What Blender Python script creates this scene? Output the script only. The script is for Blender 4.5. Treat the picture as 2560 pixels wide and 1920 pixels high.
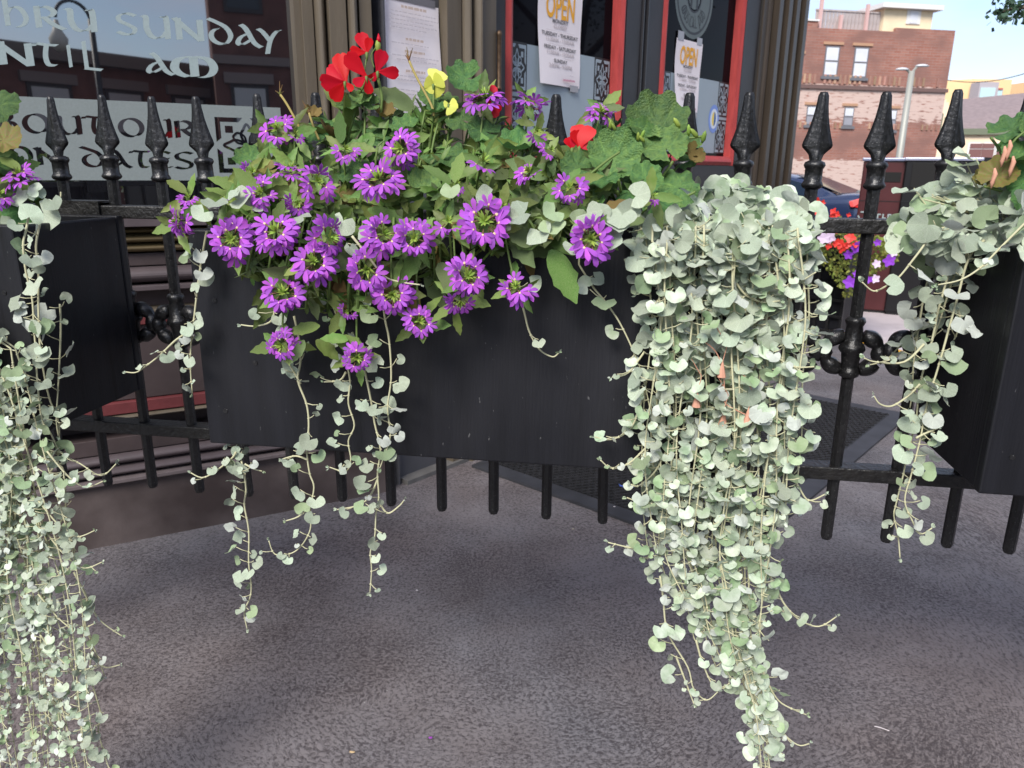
import bpy, math, random
import numpy as np
from mathutils import Vector, Matrix

for o in list(bpy.data.objects): bpy.data.objects.remove(o)
S = bpy.context.scene
COL = S.collection
R = math.radians
random.seed(7)
rng = random.Random(11)
V = Vector

# ---------------------------------------------------------------- camera
CAM_H, FPX, PITCH, ROLL = 1.35, 1880.0, 16.0, 0.55
cd = bpy.data.cameras.new('camera'); cam = bpy.data.objects.new('camera', cd); COL.objects.link(cam)
_F = V((0, math.cos(R(PITCH)), -math.sin(R(PITCH)))); _R0 = V((1, 0, 0)); _U0 = V((0, math.sin(R(PITCH)), math.cos(R(PITCH))))
_Rt = _R0*math.cos(R(ROLL)) + _U0*math.sin(R(ROLL)); _Up = _U0*math.cos(R(ROLL)) - _R0*math.sin(R(ROLL))
CP = V((0, 0, CAM_H))
m = Matrix((_Rt, _Up, -_F)).transposed().to_4x4(); m.translation = CP
cam.matrix_world = m
cd.sensor_width = 36; cd.lens = 36*FPX/2560; cd.clip_start = 0.05; cd.clip_end = 2000
cd.dof.use_dof = True; cd.dof.focus_distance = 1.22; cd.dof.aperture_fstop = 11
S.camera = cam

# ---------------------------------------------------------------- sky and sun
SUN_EL, SUN_AZ = 43, 203          # azimuth measured clockwise from +Y: the sun stands behind the camera's left shoulder
w = bpy.data.worlds.new('World'); S.world = w; w.use_nodes = True
nt = w.node_tree; nt.nodes.clear(); N = nt.nodes.new; Lk = nt.links.new
out = N('ShaderNodeOutputWorld'); bg = N('ShaderNodeBackground'); sky = N('ShaderNodeTexSky')
sky.sky_type = 'NISHITA'; sky.sun_disc = False; sky.sun_elevation = R(SUN_EL); sky.sun_rotation = R(SUN_AZ)
sky.altitude = 20; sky.air_density = 1.0; sky.dust_density = .7; sky.ozone_density = 3.0
tc = N('ShaderNodeTexCoord'); mp = N('ShaderNodeMapping'); mp.inputs['Scale'].default_value = (1.1, 1.1, 3.2)
nz = N('ShaderNodeTexNoise'); nz.inputs['Scale'].default_value = 2.2; nz.inputs['Detail'].default_value = 6; nz.inputs['Roughness'].default_value = .55
rp = N('ShaderNodeValToRGB'); rp.color_ramp.elements[0].position = .34; rp.color_ramp.elements[1].position = .64
mx = N('ShaderNodeMixRGB'); mx.inputs['Color2'].default_value = (4.7, 4.75, 5.7, 1)
mm = N('ShaderNodeMath'); mm.operation = 'MULTIPLY'; mm.inputs[1].default_value = .88
Lk(tc.outputs['Generated'], mp.inputs['Vector']); Lk(mp.outputs[0], nz.inputs['Vector']); Lk(nz.outputs['Fac'], rp.inputs[0])
Lk(rp.outputs[0], mm.inputs[0]); Lk(mm.outputs[0], mx.inputs['Fac']); Lk(sky.outputs[0], mx.inputs['Color1'])
Lk(mx.outputs[0], bg.inputs['Color']); Lk(bg.outputs[0], out.inputs['Surface'])
bg.inputs['Strength'].default_value = .11
sd = bpy.data.lights.new('sun', 'SUN'); sun = bpy.data.objects.new('sun', sd); COL.objects.link(sun)
sd.energy = 2.5; sd.angle = R(26); sd.color = (1, .95, .88)
sdir = V((math.sin(R(SUN_AZ))*math.cos(R(SUN_EL)), math.cos(R(SUN_AZ))*math.cos(R(SUN_EL)), math.sin(R(SUN_EL))))
sun.rotation_euler = (-sdir).to_track_quat('-Z', 'Y').to_euler(); sun.location = (0, -5, 20)
S.view_settings.view_transform = 'Standard'; S.view_settings.look = 'None'; S.view_settings.gamma = 1
S.view_settings.exposure = 0.95

# ---------------------------------------------------------------- measuring helpers
def ray(x, y): return _F + _Rt*((x-1280)/FPX) + _Up*((960-y)/FPX)
def on_plane(x, y, P, n):
    d = ray(x, y); return CP + d*((V(P)-CP).dot(n)/d.dot(n))
def at_y(x, y, Y): d = ray(x, y); return CP + d*(Y/d.y)
def at_z(x, y, z): d = ray(x, y); return CP + d*((z-CP.z)/d.z)
def to_px(P):
    d = V(P)-CP; z = d.dot(_F); return (1280+FPX*d.dot(_Rt)/z, 960-FPX*d.dot(_Up)/z)
FA = R(-8.5); FD = V((math.cos(FA), math.sin(FA), 0)); FN = V((-FD.y, FD.x, 0)); FP0 = V((-.906, 1.561, 0))
def fpt(x, y, off): return on_plane(x, y, FP0-FN*off, FN)      # a point on the plane 'off' metres before the fence
def fs(P): return (V(P)-FP0).dot(FD)
def fence_pt(s, off, z): q = FP0+FD*s-FN*off; return V((q.x, q.y, z))

# ---------------------------------------------------------------- object helpers
WM = {}
def tag(o, label=None, cat=None, group=None, kind=None):
    if label: o['label'] = label
    if cat: o['category'] = cat
    if group: o['group'] = group
    if kind: o['kind'] = kind
    return o
def empty(name, loc, rz=0, label=None, cat=None, group=None):
    o = bpy.data.objects.new(name, None); COL.objects.link(o); o.empty_display_size = .05
    o.location = loc; o.rotation_euler = (0, 0, rz)
    WM[o.name] = Matrix.Translation(V(loc)) @ Matrix.Rotation(rz, 4, 'Z')
    return tag(o, label, cat, group)
def link(name, me, parent=None, mw=None):
    """link a mesh whose data is in its own space; mw = its world matrix"""
    o = bpy.data.objects.new(name, me); COL.objects.link(o)
    mw = Matrix.Identity(4) if mw is None else mw
    if parent is not None:
        o.parent = parent; o.matrix_basis = WM[parent.name].inverted() @ mw
    else: o.matrix_basis = mw
    WM[o.name] = mw
    return o
class MB:
    def __init__(s): s.v = []; s.f = []; s.mi = []; s.cur = 0
    def add(s, vs, fsx):
        b = len(s.v); s.v += [tuple(q) for q in vs]; s.f += [tuple(i+b for i in f) for f in fsx]; s.mi += [s.cur]*len(fsx); return s
    def box(s, a, b):
        (x0, y0, z0), (x1, y1, z1) = a, b
        return s.add([(x0,y0,z0),(x1,y0,z0),(x1,y1,z0),(x0,y1,z0),(x0,y0,z1),(x1,y0,z1),(x1,y1,z1),(x0,y1,z1)],
              [(0,3,2,1),(4,5,6,7),(0,1,5,4),(1,2,6,5),(2,3,7,6),(3,0,4,7)])
    def hexa(s, p8):   # bottom four (ccw), top four
        return s.add(p8, [(0,3,2,1),(4,5,6,7),(0,1,5,4),(1,2,6,5),(2,3,7,6),(3,0,4,7)])
    def obox(s, c, ax, ay, az):   # centre and half-axes
        c, ax, ay, az = V(c), V(ax), V(ay), V(az)
        return s.hexa([c-ax-ay-az, c+ax-ay-az, c+ax+ay-az, c-ax+ay-az, c-ax-ay+az, c+ax-ay+az, c+ax+ay+az, c-ax+ay+az])
    def prism(s, poly, off):      # planar polygon (3-D points) pushed along off
        n = len(poly); off = V(off); P = [V(p) for p in poly]
        return s.add(P+[p+off for p in P], [tuple(range(n-1, -1, -1)), tuple(range(n, 2*n))]+[(i, (i+1) % n, n+(i+1) % n, n+i) for i in range(n)])
    def tube(s, pts, r, n=6, cap=True):
        P = [V(p) for p in pts]; rs = r if isinstance(r, (list, tuple)) else [r]*len(P)
        vs = []; fx = []; up = V((.31, .17, .93))
        for i, p in enumerate(P):
            t = (P[min(i+1, len(P)-1)]-P[max(i-1, 0)]).normalized() if len(P) > 1 else V((0,0,1))
            if abs(t.dot(up)) > .95: up = V((1, .1, 0))
            a = t.cross(up).normalized(); b = t.cross(a)
            for k in range(n):
                g = 2*math.pi*k/n; vs.append(p+a*math.cos(g)*rs[i]+b*math.sin(g)*rs[i])
        for i in range(len(P)-1):
            for k in range(n): fx.append((i*n+k, i*n+(k+1) % n, (i+1)*n+(k+1) % n, (i+1)*n+k))
        if cap: fx += [tuple(range(n-1, -1, -1)), tuple((len(P)-1)*n+k for k in range(n))]
        return s.add(vs, fx)
    def lathe(s, c, prof, n=12, sx=1, sy=1, rot=0):
        c = V(c); vs = []; fx = []
        for r, z in prof:
            for k in range(n):
                g = 2*math.pi*k/n+rot; vs.append(c+V((r*math.cos(g)*sx, r*math.sin(g)*sy, z)))
        for i in range(len(prof)-1):
            for k in range(n): fx.append((i*n+k, i*n+(k+1) % n, (i+1)*n+(k+1) % n, (i+1)*n+k))
        fx += [tuple(range(n-1, -1, -1)), tuple((len(prof)-1)*n+k for k in range(n))]
        return s.add(vs, fx)
    def mesh(s, name, mats, smooth=False):
        me = bpy.data.meshes.new(name); me.from_pydata(s.v, [], s.f)
        for q in (mats if isinstance(mats, (list, tuple)) else [mats]): me.materials.append(q)
        if isinstance(mats, (list, tuple)) and len(mats) > 1: me.polygons.foreach_set('material_index', s.mi)
        if smooth: me.polygons.foreach_set('use_smooth', [True]*len(s.f))
        me.update(); return me
    def build(s, name, mats, parent=None, smooth=False, bevel=0, local=False):
        """vertices are world positions unless local=True (then: in the parent's space)"""
        if parent is not None and not local:
            iv = WM[parent.name].inverted(); s.v = [tuple(iv @ V(q)) for q in s.v]
        o = bpy.data.objects.new(name, s.mesh(name, mats, smooth)); COL.objects.link(o)
        if parent is not None: o.parent = parent; WM[o.name] = WM[parent.name]
        else: WM[o.name] = Matrix.Identity(4)
        if bevel:
            b = o.modifiers.new('bevel', 'BEVEL'); b.width = bevel; b.segments = 2; b.limit_method = 'ANGLE'
        return o

# ---------------------------------------------------------------- materials
def srgb(r, g, b):
    f = lambda c: c/12.92 if c <= .04045 else ((c+.055)/1.055)**2.4
    return tuple(f(q/255) for q in (r, g, b))
def M(name, col, rough=.6, metal=0, var=.0, vscale=12, stretch=(1,1,1), bump=0, bscale=60, spec=.5, orand=0, col2=None, sheen=0, transl=0, ior=1.45, coat=0, emit=0, detail=4, back=None):
    mt = bpy.data.materials.new(name); mt.use_nodes = True; t = mt.node_tree; nd = t.nodes; ln = t.links.new
    b = nd['Principled BSDF']; o = nd['Material Output']
    b.inputs['Roughness'].default_value = rough; b.inputs['Metallic'].default_value = metal
    b.inputs['Specular IOR Level'].default_value = spec; b.inputs['IOR'].default_value = ior
    if coat: b.inputs['Coat Weight'].default_value = coat; b.inputs['Coat Roughness'].default_value = .08
    if sheen: b.inputs['Sheen Weight'].default_value = sheen; b.inputs['Sheen Roughness'].default_value = .5
    c = (*col, 1); b.inputs['Base Color'].default_value = c
    src = None
    tcn = nd.new('ShaderNodeTexCoord'); mpn = nd.new('ShaderNodeMapping'); mpn.inputs['Scale'].default_value = stretch
    ln(tcn.outputs['Object'], mpn.inputs['Vector'])
    if var or col2:
        n = nd.new('ShaderNodeTexNoise'); n.inputs['Scale'].default_value = vscale; n.inputs['Detail'].default_value = detail
        ln(mpn.outputs[0], n.inputs['Vector'])
        rmp = nd.new('ShaderNodeValToRGB'); rmp.color_ramp.elements[0].position = .33; rmp.color_ramp.elements[1].position = .67
        ca = col2 if col2 else tuple(q*(1-var) for q in col); cb = col if col2 else tuple(min(1, q*(1+var)) for q in col)
        rmp.color_ramp.elements[0].color = (*ca, 1); rmp.color_ramp.elements[1].color = (*cb, 1)
        ln(n.outputs['Fac'], rmp.inputs[0]); src = rmp.outputs[0]
    if orand:
        oi = nd.new('ShaderNodeObjectInfo'); ge = nd.new('ShaderNodeNewGeometry')
        ad = nd.new('ShaderNodeMath'); ad.operation = 'ADD'; fr = nd.new('ShaderNodeMath'); fr.operation = 'FRACT'
        ln(oi.outputs['Random'], ad.inputs[0]); ln(ge.outputs['Random Per Island'], ad.inputs[1]); ln(ad.outputs[0], fr.inputs[0])
        hs = nd.new('ShaderNodeHueSaturation'); mr = nd.new('ShaderNodeMapRange'); mr.inputs['To Min'].default_value = 1-orand; mr.inputs['To Max'].default_value = 1+orand
        ln(fr.outputs[0], mr.inputs['Value']); ln(mr.outputs[0], hs.inputs['Value'])
        f2 = nd.new('ShaderNodeMath'); f2.operation = 'MULTIPLY'; f2.inputs[1].default_value = 7.13; f3 = nd.new('ShaderNodeMath'); f3.operation = 'FRACT'
        ln(fr.outputs[0], f2.inputs[0]); ln(f2.outputs[0], f3.inputs[0])
        m2 = nd.new('ShaderNodeMapRange'); m2.inputs['To Min'].default_value = .5-orand*.09; m2.inputs['To Max'].default_value = .5+orand*.05
        ln(f3.outputs[0], m2.inputs['Value']); ln(m2.outputs[0], hs.inputs['Hue'])
        if src: ln(src, hs.inputs['Color'])
        else: hs.inputs['Color'].default_value = c
        src = hs.outputs[0]
    if back:
        gb = nd.new('ShaderNodeNewGeometry'); mb_ = nd.new('ShaderNodeMixRGB'); ln(gb.outputs['Backfacing'], mb_.inputs[0]); mb_.inputs[2].default_value = (*back, 1)
        if src: ln(src, mb_.inputs[1])
        else: mb_.inputs[1].default_value = c
        src = mb_.outputs[0]
    if src: ln(src, b.inputs['Base Color'])
    if bump:
        n2 = nd.new('ShaderNodeTexNoise'); n2.inputs['Scale'].default_value = bscale; n2.inputs['Detail'].default_value = 5
        ln(mpn.outputs[0], n2.inputs['Vector']); bp = nd.new('ShaderNodeBump'); bp.inputs['Strength'].default_value = bump; bp.inputs['Distance'].default_value = .01
        ln(n2.outputs['Fac'], bp.inputs['Height']); ln(bp.outputs[0], b.inputs['Normal'])
    if transl:
        tr = nd.new('ShaderNodeBsdfTranslucent'); mxs = nd.new('ShaderNodeMixShader'); mxs.inputs[0].default_value = transl
        if src: ln(src, tr.inputs['Color'])
        else: tr.inputs['Color'].default_value = c
        ln(b.outputs[0], mxs.inputs[1]); ln(tr.outputs[0], mxs.inputs[2]); ln(mxs.outputs[0], o.inputs['Surface'])
    return mt

iron = M('black_iron', (.006, .006, .0065), .34, .0, col2=(.016, .016, .017), vscale=150, bump=.16, bscale=170, spec=.6, detail=8)
iron_rail = M('black_iron_rail', (.009, .0085, .0085), .42, col2=(.020, .019, .018), vscale=60, bump=.35, bscale=110, spec=.6)
planter_black = M('black_stained_wood', (.0075, .0078, .0105), .45, var=.22, vscale=5, stretch=(7, 7, .5), bump=.12, bscale=35, spec=.45)
PLB = planter_black
soil_m = M('potting_soil', (.03, .02, .013), .95, var=.5, vscale=60, bump=1, bscale=80)
silver = M('silver_leaf', srgb(192, 201, 184), .7, vscale=55, orand=.30, sheen=.2, transl=.14, spec=.35, col2=srgb(154, 173, 142), bump=.45, bscale=60, back=srgb(196, 203, 192))
silver_g = M('green_silver_leaf', srgb(166, 184, 150), .7, vscale=60, orand=.25, sheen=.1, transl=.2, spec=.3, col2=srgb(140, 166, 122), bump=.45, bscale=60, back=srgb(186, 196, 180))
silver_stem = M('silver_stem', srgb(196, 194, 158), .75, sheen=.2, transl=.1, spec=.2)
dry_bract = M('dry_pink_bract', srgb(214, 160, 135), .8, transl=.2)
green_leaf = M('fan_flower_leaf', (.12, .225, .045), .5, orand=.45, transl=.30, col2=(.19, .27, .085), vscale=55, spec=.4, bump=.3, bscale=70)
dusty_leaf = M('mildewed_leaf', (.20, .25, .13), .8, orand=.25, transl=.2, col2=(.12, .19, .06), vscale=110, spec=.2)
brown_leaf = M('withered_leaf', (.20, .10, .04), .85, orand=.3, transl=.15, col2=(.12, .13, .03), vscale=60)
def add_veins(mt, mul=(1.55, 1.45, 1.3, 1), k=3.5):
    t = mt.node_tree; nd = t.nodes; ln = t.links.new; b = nd['Principled BSDF']; old = b.inputs['Base Color'].links[0].from_socket
    def mth(op, a, c=None):
        n = nd.new('ShaderNodeMath'); n.operation = op
        for i, q in enumerate((a, c)):
            if q is None: continue
            if isinstance(q, (int, float)): n.inputs[i].default_value = q
            else: ln(q, n.inputs[i])
        return n.outputs[0]
    tcx = nd.new('ShaderNodeTexCoord'); sp = nd.new('ShaderNodeSeparateXYZ'); ln(tcx.outputs['Object'], sp.inputs[0])
    an = mth('ARCTAN2', sp.outputs[0], mth('SUBTRACT', sp.outputs[1], .30)); v = mth('ABSOLUTE', mth('SINE', mth('MULTIPLY', an, k)))
    f = mth('MULTIPLY', mth('LESS_THAN', v, .16), .55)
    mu = nd.new('ShaderNodeMixRGB'); mu.blend_type = 'MULTIPLY'; ln(f, mu.inputs[0]); ln(old, mu.inputs[1]); mu.inputs[2].default_value = mul; ln(mu.outputs[0], b.inputs['Base Color'])
ger_leaf = M('geranium_leaf', (.062, .155, .052), .48, orand=.32, transl=.22, col2=(.115, .225, .06), vscale=9, bump=.5, bscale=26, spec=.4)
add_veins(ger_leaf)
add_veins(silver, (1.22, 1.2, 1.2, 1), 4.5)
def add_specks(mt, sc=420, p=.70, col=(.14, .14, .14, 1)):
    t = mt.node_tree; nd = t.nodes; ln = t.links.new; b = nd['Principled BSDF']; old = b.inputs['Base Color'].links[0].from_socket
    tcx = nd.new('ShaderNodeTexCoord'); n = nd.new('ShaderNodeTexNoise'); n.inputs['Scale'].default_value = sc; n.inputs['Detail'].default_value = 1; ln(tcx.outputs['Object'], n.inputs['Vector'])
    r = nd.new('ShaderNodeValToRGB'); r.color_ramp.elements[0].position = p; r.color_ramp.elements[1].position = p+.03; ln(n.outputs['Fac'], r.inputs[0])
    mu = nd.new('ShaderNodeMixRGB'); ln(r.outputs[0], mu.inputs[0]); ln(old, mu.inputs[1]); mu.inputs[2].default_value = col; ln(mu.outputs[0], b.inputs['Base Color'])
add_specks(iron)
def add_drips(mt):
    t = mt.node_tree; nd = t.nodes; ln = t.links.new; b = nd['Principled BSDF']
    def layer(stretch, sc, p0, p1, col, fac):
        old = b.inputs['Base Color'].links[0].from_socket
        tcx = nd.new('ShaderNodeTexCoord'); mpx_ = nd.new('ShaderNodeMapping'); mpx_.inputs['Scale'].default_value = stretch; ln(tcx.outputs['Object'], mpx_.inputs[0])
        n = nd.new('ShaderNodeTexNoise'); n.inputs['Scale'].default_value = sc; n.inputs['Detail'].default_value = 3; ln(mpx_.outputs[0], n.inputs['Vector'])
        r = nd.new('ShaderNodeValToRGB'); r.color_ramp.elements[0].position = p0; r.color_ramp.elements[1].position = p1; ln(n.outputs['Fac'], r.inputs[0])
        fm = nd.new('ShaderNodeMath'); fm.operation = 'MULTIPLY'; fm.inputs[1].default_value = fac; ln(r.outputs[0], fm.inputs[0])
        mu = nd.new('ShaderNodeMixRGB'); ln(fm.outputs[0], mu.inputs[0]); ln(old, mu.inputs[1]); mu.inputs[2].default_value = col; ln(mu.outputs[0], b.inputs['Base Color'])
    layer((30, 30, 1.1), 1.0, .66, .70, (.002, .002, .0025, 1), .9)      # dark water runs
    layer((6, 6, 2.5), 1.0, .52, .75, (.022, .022, .026, 1), .6)           # dusty bloom
    layer((140, 140, 60), 1.0, .735, .75, (.10, .10, .10, 1), .7)          # scuffs and soil splashes
add_drips(planter_black)
stem_green = M('green_stem', (.13, .2, .05), .6, transl=.1)
stem_brown = M('reddish_stem', (.14, .075, .04), .65)
purple = M('purple_petal', (.43, .098, .56), .6, orand=.26, transl=.28, spec=.25)
throat = M('pale_yellow_throat', (.80, .62, .36), .6, transl=.2)
bract_green = M('bud_green', (.27, .40, .07), .55, orand=.25, transl=.2)
red_pet = M('red_petal', (.58, .006, .014), .5, orand=.05, transl=.25, spec=.3)
lime_pet = M('lime_petal', (.68, .70, .12), .55, orand=.1, transl=.25)
straw = M('dry_stalk', (.36, .29, .09), .7)
# ================================================================ the setting
def ground_mat():
    mt = bpy.data.materials.new('swirled_concrete'); mt.use_nodes = True; t = mt.node_tree; nd = t.nodes; ln = t.links.new; b = nd['Principled BSDF']
    tc = nd.new('ShaderNodeTexCoord'); sp = nd.new('ShaderNodeSeparateXYZ'); ln(tc.outputs['Object'], sp.inputs[0])
    def mth(op, a, bb=None):
        n = nd.new('ShaderNodeMath'); n.operation = op
        for i, q in enumerate((a, bb)):
            if q is None: continue
            if isinstance(q, (int, float)): n.inputs[i].default_value = q
            else: ln(q, n.inputs[i])
        return n.outputs[0]
    def noise(vec, sc, det=4, rough=.55, dist=0):
        n = nd.new('ShaderNodeTexNoise'); n.inputs['Scale'].default_value = sc; n.inputs['Detail'].default_value = det; n.inputs['Roughness'].default_value = rough; n.inputs['Distortion'].default_value = dist
        ln(vec, n.inputs['Vector']); return n.outputs['Fac']
    def ramp(v, p0, p1, c0=(0,0,0,1), c1=(1,1,1,1)):
        n = nd.new('ShaderNodeValToRGB'); n.color_ramp.elements[0].position = p0; n.color_ramp.elements[1].position = p1
        n.color_ramp.elements[0].color = c0; n.color_ramp.elements[1].color = c1; ln(v, n.inputs[0]); return n.outputs[0]
    def mix(f, a, c, mode='MIX'):
        n = nd.new('ShaderNodeMixRGB'); n.blend_type = mode
        for i, q in ((0, f), (1, a), (2, c)):
            if isinstance(q, (int, float)): n.inputs[i].default_value = q
            elif isinstance(q, tuple): n.inputs[i].default_value = q
            else: ln(q, n.inputs[i])
        return n.outputs[0]
    x = mth('SUBTRACT', sp.outputs[0], .02); y = mth('SUBTRACT', sp.outputs[1], 2.15)
    wob = noise(tc.outputs['Object'], 2.2, 2)
    rad = mth('ADD', mth('SQRT', mth('ADD', mth('MULTIPLY', x, x), mth('MULTIPLY', y, y))), mth('MULTIPLY', wob, .25))
    ang = mth('ARCTAN2', y, x)
    cb = nd.new('ShaderNodeCombineXYZ'); ln(mth('MULTIPLY', rad, 3.0), cb.inputs[0]); ln(mth('MULTIPLY', ang, 1.0), cb.inputs[1])
    arcs = noise(cb.outputs[0], 42, 3, .6, .6)
    blot = noise(tc.outputs['Object'], 105, 5, .7, .5)
    mp2 = nd.new('ShaderNodeMapping'); mp2.inputs['Scale'].default_value = (85, 150, 1); mp2.inputs['Rotation'].default_value = (0, 0, .35); ln(tc.outputs['Object'], mp2.inputs[0])
    streak = noise(mp2.outputs[0], 1.0, 3, .6, .8)
    sel = ramp(noise(tc.outputs['Object'], 1.3, 3), .47, .60)
    pat0 = mix(sel, arcs, streak); pat = mix(.54, pat0, blot)
    cov = mth('MULTIPLY', mth('SUBTRACT', noise(tc.outputs['Object'], 2.4, 4), .5), .22)
    pits = ramp(mth('ADD', pat, cov), .41, .55)
    big = ramp(noise(tc.outputs['Object'], .9, 3), .35, .65)
    base = mix(big, (.215, .186, .184, 1), (.185, .180, .194, 1))
    base = mix(ramp(noise(tc.outputs['Object'], 3.1, 5, .65), .35, .75), base, mix(1, base, (.72, .68, .66, 1), 'MULTIPLY'))
    dark = mix(1, base, (.34, .32, .33, 1), 'MULTIPLY')
    col = mix(pits, dark, base)
    dust = ramp(noise(tc.outputs['Object'], 330, 1), .765, .79)
    col = mix(mth('MULTIPLY', dust, .5), col, (.4, .39, .38, 1))
    # farther to the right the finish is the plainer, smoother paving of the street corner
    plain = ramp(mth('ADD', mth('SUBTRACT', sp.outputs[0], mth('MULTIPLY', sp.outputs[1], -.12)), mth('MULTIPLY', wob, .3)), 1.15, 1.75)
    fine = ramp(noise(tc.outputs['Object'], 260, 3), .3, .75, (.105, .105, .122, 1), (.16, .16, .178, 1))
    col = mix(mth('MULTIPLY', plain, .85), col, fine)
    ln(col, b.inputs['Base Color']); b.inputs['Roughness'].default_value = .72; b.inputs['Specular IOR Level'].default_value = .35
    bp = nd.new('ShaderNodeBump'); bp.inputs['Strength'].default_value = .45; bp.inputs['Distance'].default_value = .004
    ln(mix(plain, pits, fine), bp.inputs['Height']); ln(bp.outputs[0], b.inputs['Normal'])
    return mt
ground_m = ground_mat()
pink_m = M('pale_pavement', (.50, .44, .45), .85, var=.12, vscale=3, bump=.2, bscale=120)
yellow_m = M('yellow_kerb_paint', (.62, .34, .03), .6, var=.2, vscale=30)
asphalt = M('asphalt', (.055, .056, .06), .85, var=.25, vscale=4, bump=.4, bscale=150)
kerb_m = M('kerb_concrete', (.3, .29, .28), .85, var=.15, vscale=8, bump=.2, bscale=90)

def sheet(name, poly, z, mat, parent=None):
    b = MB(); b.add([(x, y, z) for x, y in poly], [tuple(range(len(poly)))]); o = b.build(name, mat, parent); tag(o, kind='structure'); return o
sheet('ground', [(-900, -900), (900, -900), (900, 900), (-900, 900)], -.16, asphalt)
sheet('pavement', [(-30, -2.6), (14, -2.6), (10.5, 9.6), (-30, 9.6)], 0, ground_m)
b = MB(); b.prism([(-30, -2.75, -.155), (14.1, -2.75, -.155), (14.1, -2.6, -.155), (-30, -2.6, -.155)], (0, 0, .156))
b.prism([(10.5, 9.6, -.155), (14, -2.6, -.155), (14.15, -2.6, -.155), (10.65, 9.75, -.155), (-30, 9.75, -.155), (-30, 9.6, -.155)], (0, 0, .156))
tag(b.build('kerb', kerb_m), kind='structure')
# pale street pavement beyond the yellow edge line
YA, YB = V((2.883, 6.05, 0)), V((2.96, 5.784, 0)); yd = (YB-YA).normalized()
e = [V((2.70, 7.6, 0)), V((2.80, 6.6, 0)), YA, YB, YB+yd*.6+V((.06, 0, 0)), YB+yd*2.0+V((.5, 0, 0)), YB+yd*4+V((1.6, 0, 0))]
pp = [(q.x, q.y) for q in e]+[(9, 2.0), (8.6, 9.2), (2.62, 9.2)]
sheet('street_pavement', pp, .006, pink_m)
b = MB()
for i in range(1, len(e)-1):
    a0, a1 = e[i], e[i+1]; nn = V((-(a1-a0).y, (a1-a0).x, 0)).normalized()*.055
    b.add([(q.x, q.y, .011) for q in (a0-nn, a1-nn, a1+nn, a0+nn)], [(0, 1, 2, 3)])
tag(b.build('painted_edge_line', yellow_m), kind='structure')

# ================================================================ the fence
fence = empty('iron_fence', FP0, FA, 'black cast iron spear-topped fence carrying three planter boxes', 'fence')
Z_BOT, Z_TIP, Z_RT, Z_RB = .66, 1.478, 1.272, .815
def oct_bar(r, z0, z1):
    b = MB(); b.lathe((0, 0, 0), [(r*.8, z0), (r, z0+.006), (r, z1)], 8, rot=math.pi/8); return b
bar_me = oct_bar(.0108, Z_BOT, 1.335).mesh('picket', iron)
def spear():
    b = MB(); prof = [(.000, .0060), (.006, .0088), (.022, .0102), (.040, .0130), (.056, .0168), (.070, .0208), (.080, .0243), (.0855, .0256), (.0895, .0240), (.095, .0180), (.101, .0125), (.110, .0100), (.118, .0105)]
    vs = []; fx = []
    for d, wd in prof:
        t = max(.0046, wd*.24) if d < .1 else wd*.9; core = .0082 if d > .01 else .0055
        z = Z_TIP-d
        ring = [(wd, 0), (wd*.62, t*.36), (core*.62, t*.70), (0, max(core, t*.9)), (-core*.62, t*.70), (-wd*.62, t*.36),
                (-wd, 0), (-wd*.62, -t*.36), (-core*.62, -t*.70), (0, -max(core, t*.9)), (core*.62, -t*.70), (wd*.62, -t*.36)]
        vs += [(x, y, z) for x, y in ring]
    for i in range(len(prof)-1):
        for k in range(12): fx.append((i*12+k, (i+1)*12+k, (i+1)*12+(k+1) % 12, i*12+(k+1) % 12))
    fx.append(tuple(range(12)))
    b.add(vs, fx); return b.mesh('finial', iron, True)
spear_me = spear()
b = MB(); zc = 1.366
b.lathe((0, 0, 0), [(.010, zc+.002), (.0165, zc-.001), (.0185, zc-.006), (.0165, zc-.010), (.0150, zc-.012), (.0150, zc-.032), (.0170, zc-.035), (.0188, zc-.039), (.0165, zc-.043), (.0110, zc-.046)], 12)
collar_me = b.mesh('collar', iron, True)
b = MB(); zm = 1.042
b.lathe((0, 0, 0), [(.0112, zm+.058), (.0155, zm+.056), (.018, zm+.050), (.0155, zm+.044), (.0142, zm+.042), (.0155, zm+.030), (.0170, zm+.010), (.0215, zm+.005), (.0235, zm), (.0215, zm-.005), (.0175, zm-.009), (.0150, zm-.030), (.0145, zm-.036), (.0175, zm-.040), (.0190, zm-.046), (.0165, zm-.052), (.0112, zm-.055)], 14)
urn_me = b.mesh('knuckle', iron, True)
b = MB()
for sgn in (-1, 1):
    pts = []; rs = []
    for i in range(25):
        g = -1.32+2.64*i/24
        pts.append((sgn*(.007+.040*math.cos(g)), 0, zm-.008+.033*math.sin(g))); rs.append(.0108+.0046*abs(math.sin(i*math.pi/24*3.0)))
    b.tube(pts, rs, 8)
scroll_me = b.mesh('scroll', iron, True)
lean = {2: -.006, 3: -.024, 4: -.011, 5: -.006, 10: -.018, 11: .010, 13: .010}
for i in range(-3, 20):
    mw = WM[fence.name] @ Matrix.Translation((.11*i, 0, 0))
    if i in lean: mw = mw @ Matrix.Translation((0, 0, .84)) @ Matrix.Rotation(lean[i]/.6, 4, 'Y') @ Matrix.Translation((0, 0, -.84))
    dz = rng.uniform(-.003, .003); mw = mw @ Matrix.Translation((0, 0, dz)) @ Matrix.Rotation(rng.uniform(-.12, .12), 4, 'Z')
    pk = link('picket', bar_me, fence, mw)
    link('finial', spear_me, pk, mw); link('collar', collar_me, pk, mw); link('knuckle', urn_me, pk, mw); link('scroll', scroll_me, pk, mw)
b = MB(); b.box((-.62, -.019, Z_RT-.025), (2.35, .019, Z_RT)); b.build('rail', iron_rail, fence, bevel=.0025, local=True)
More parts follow.
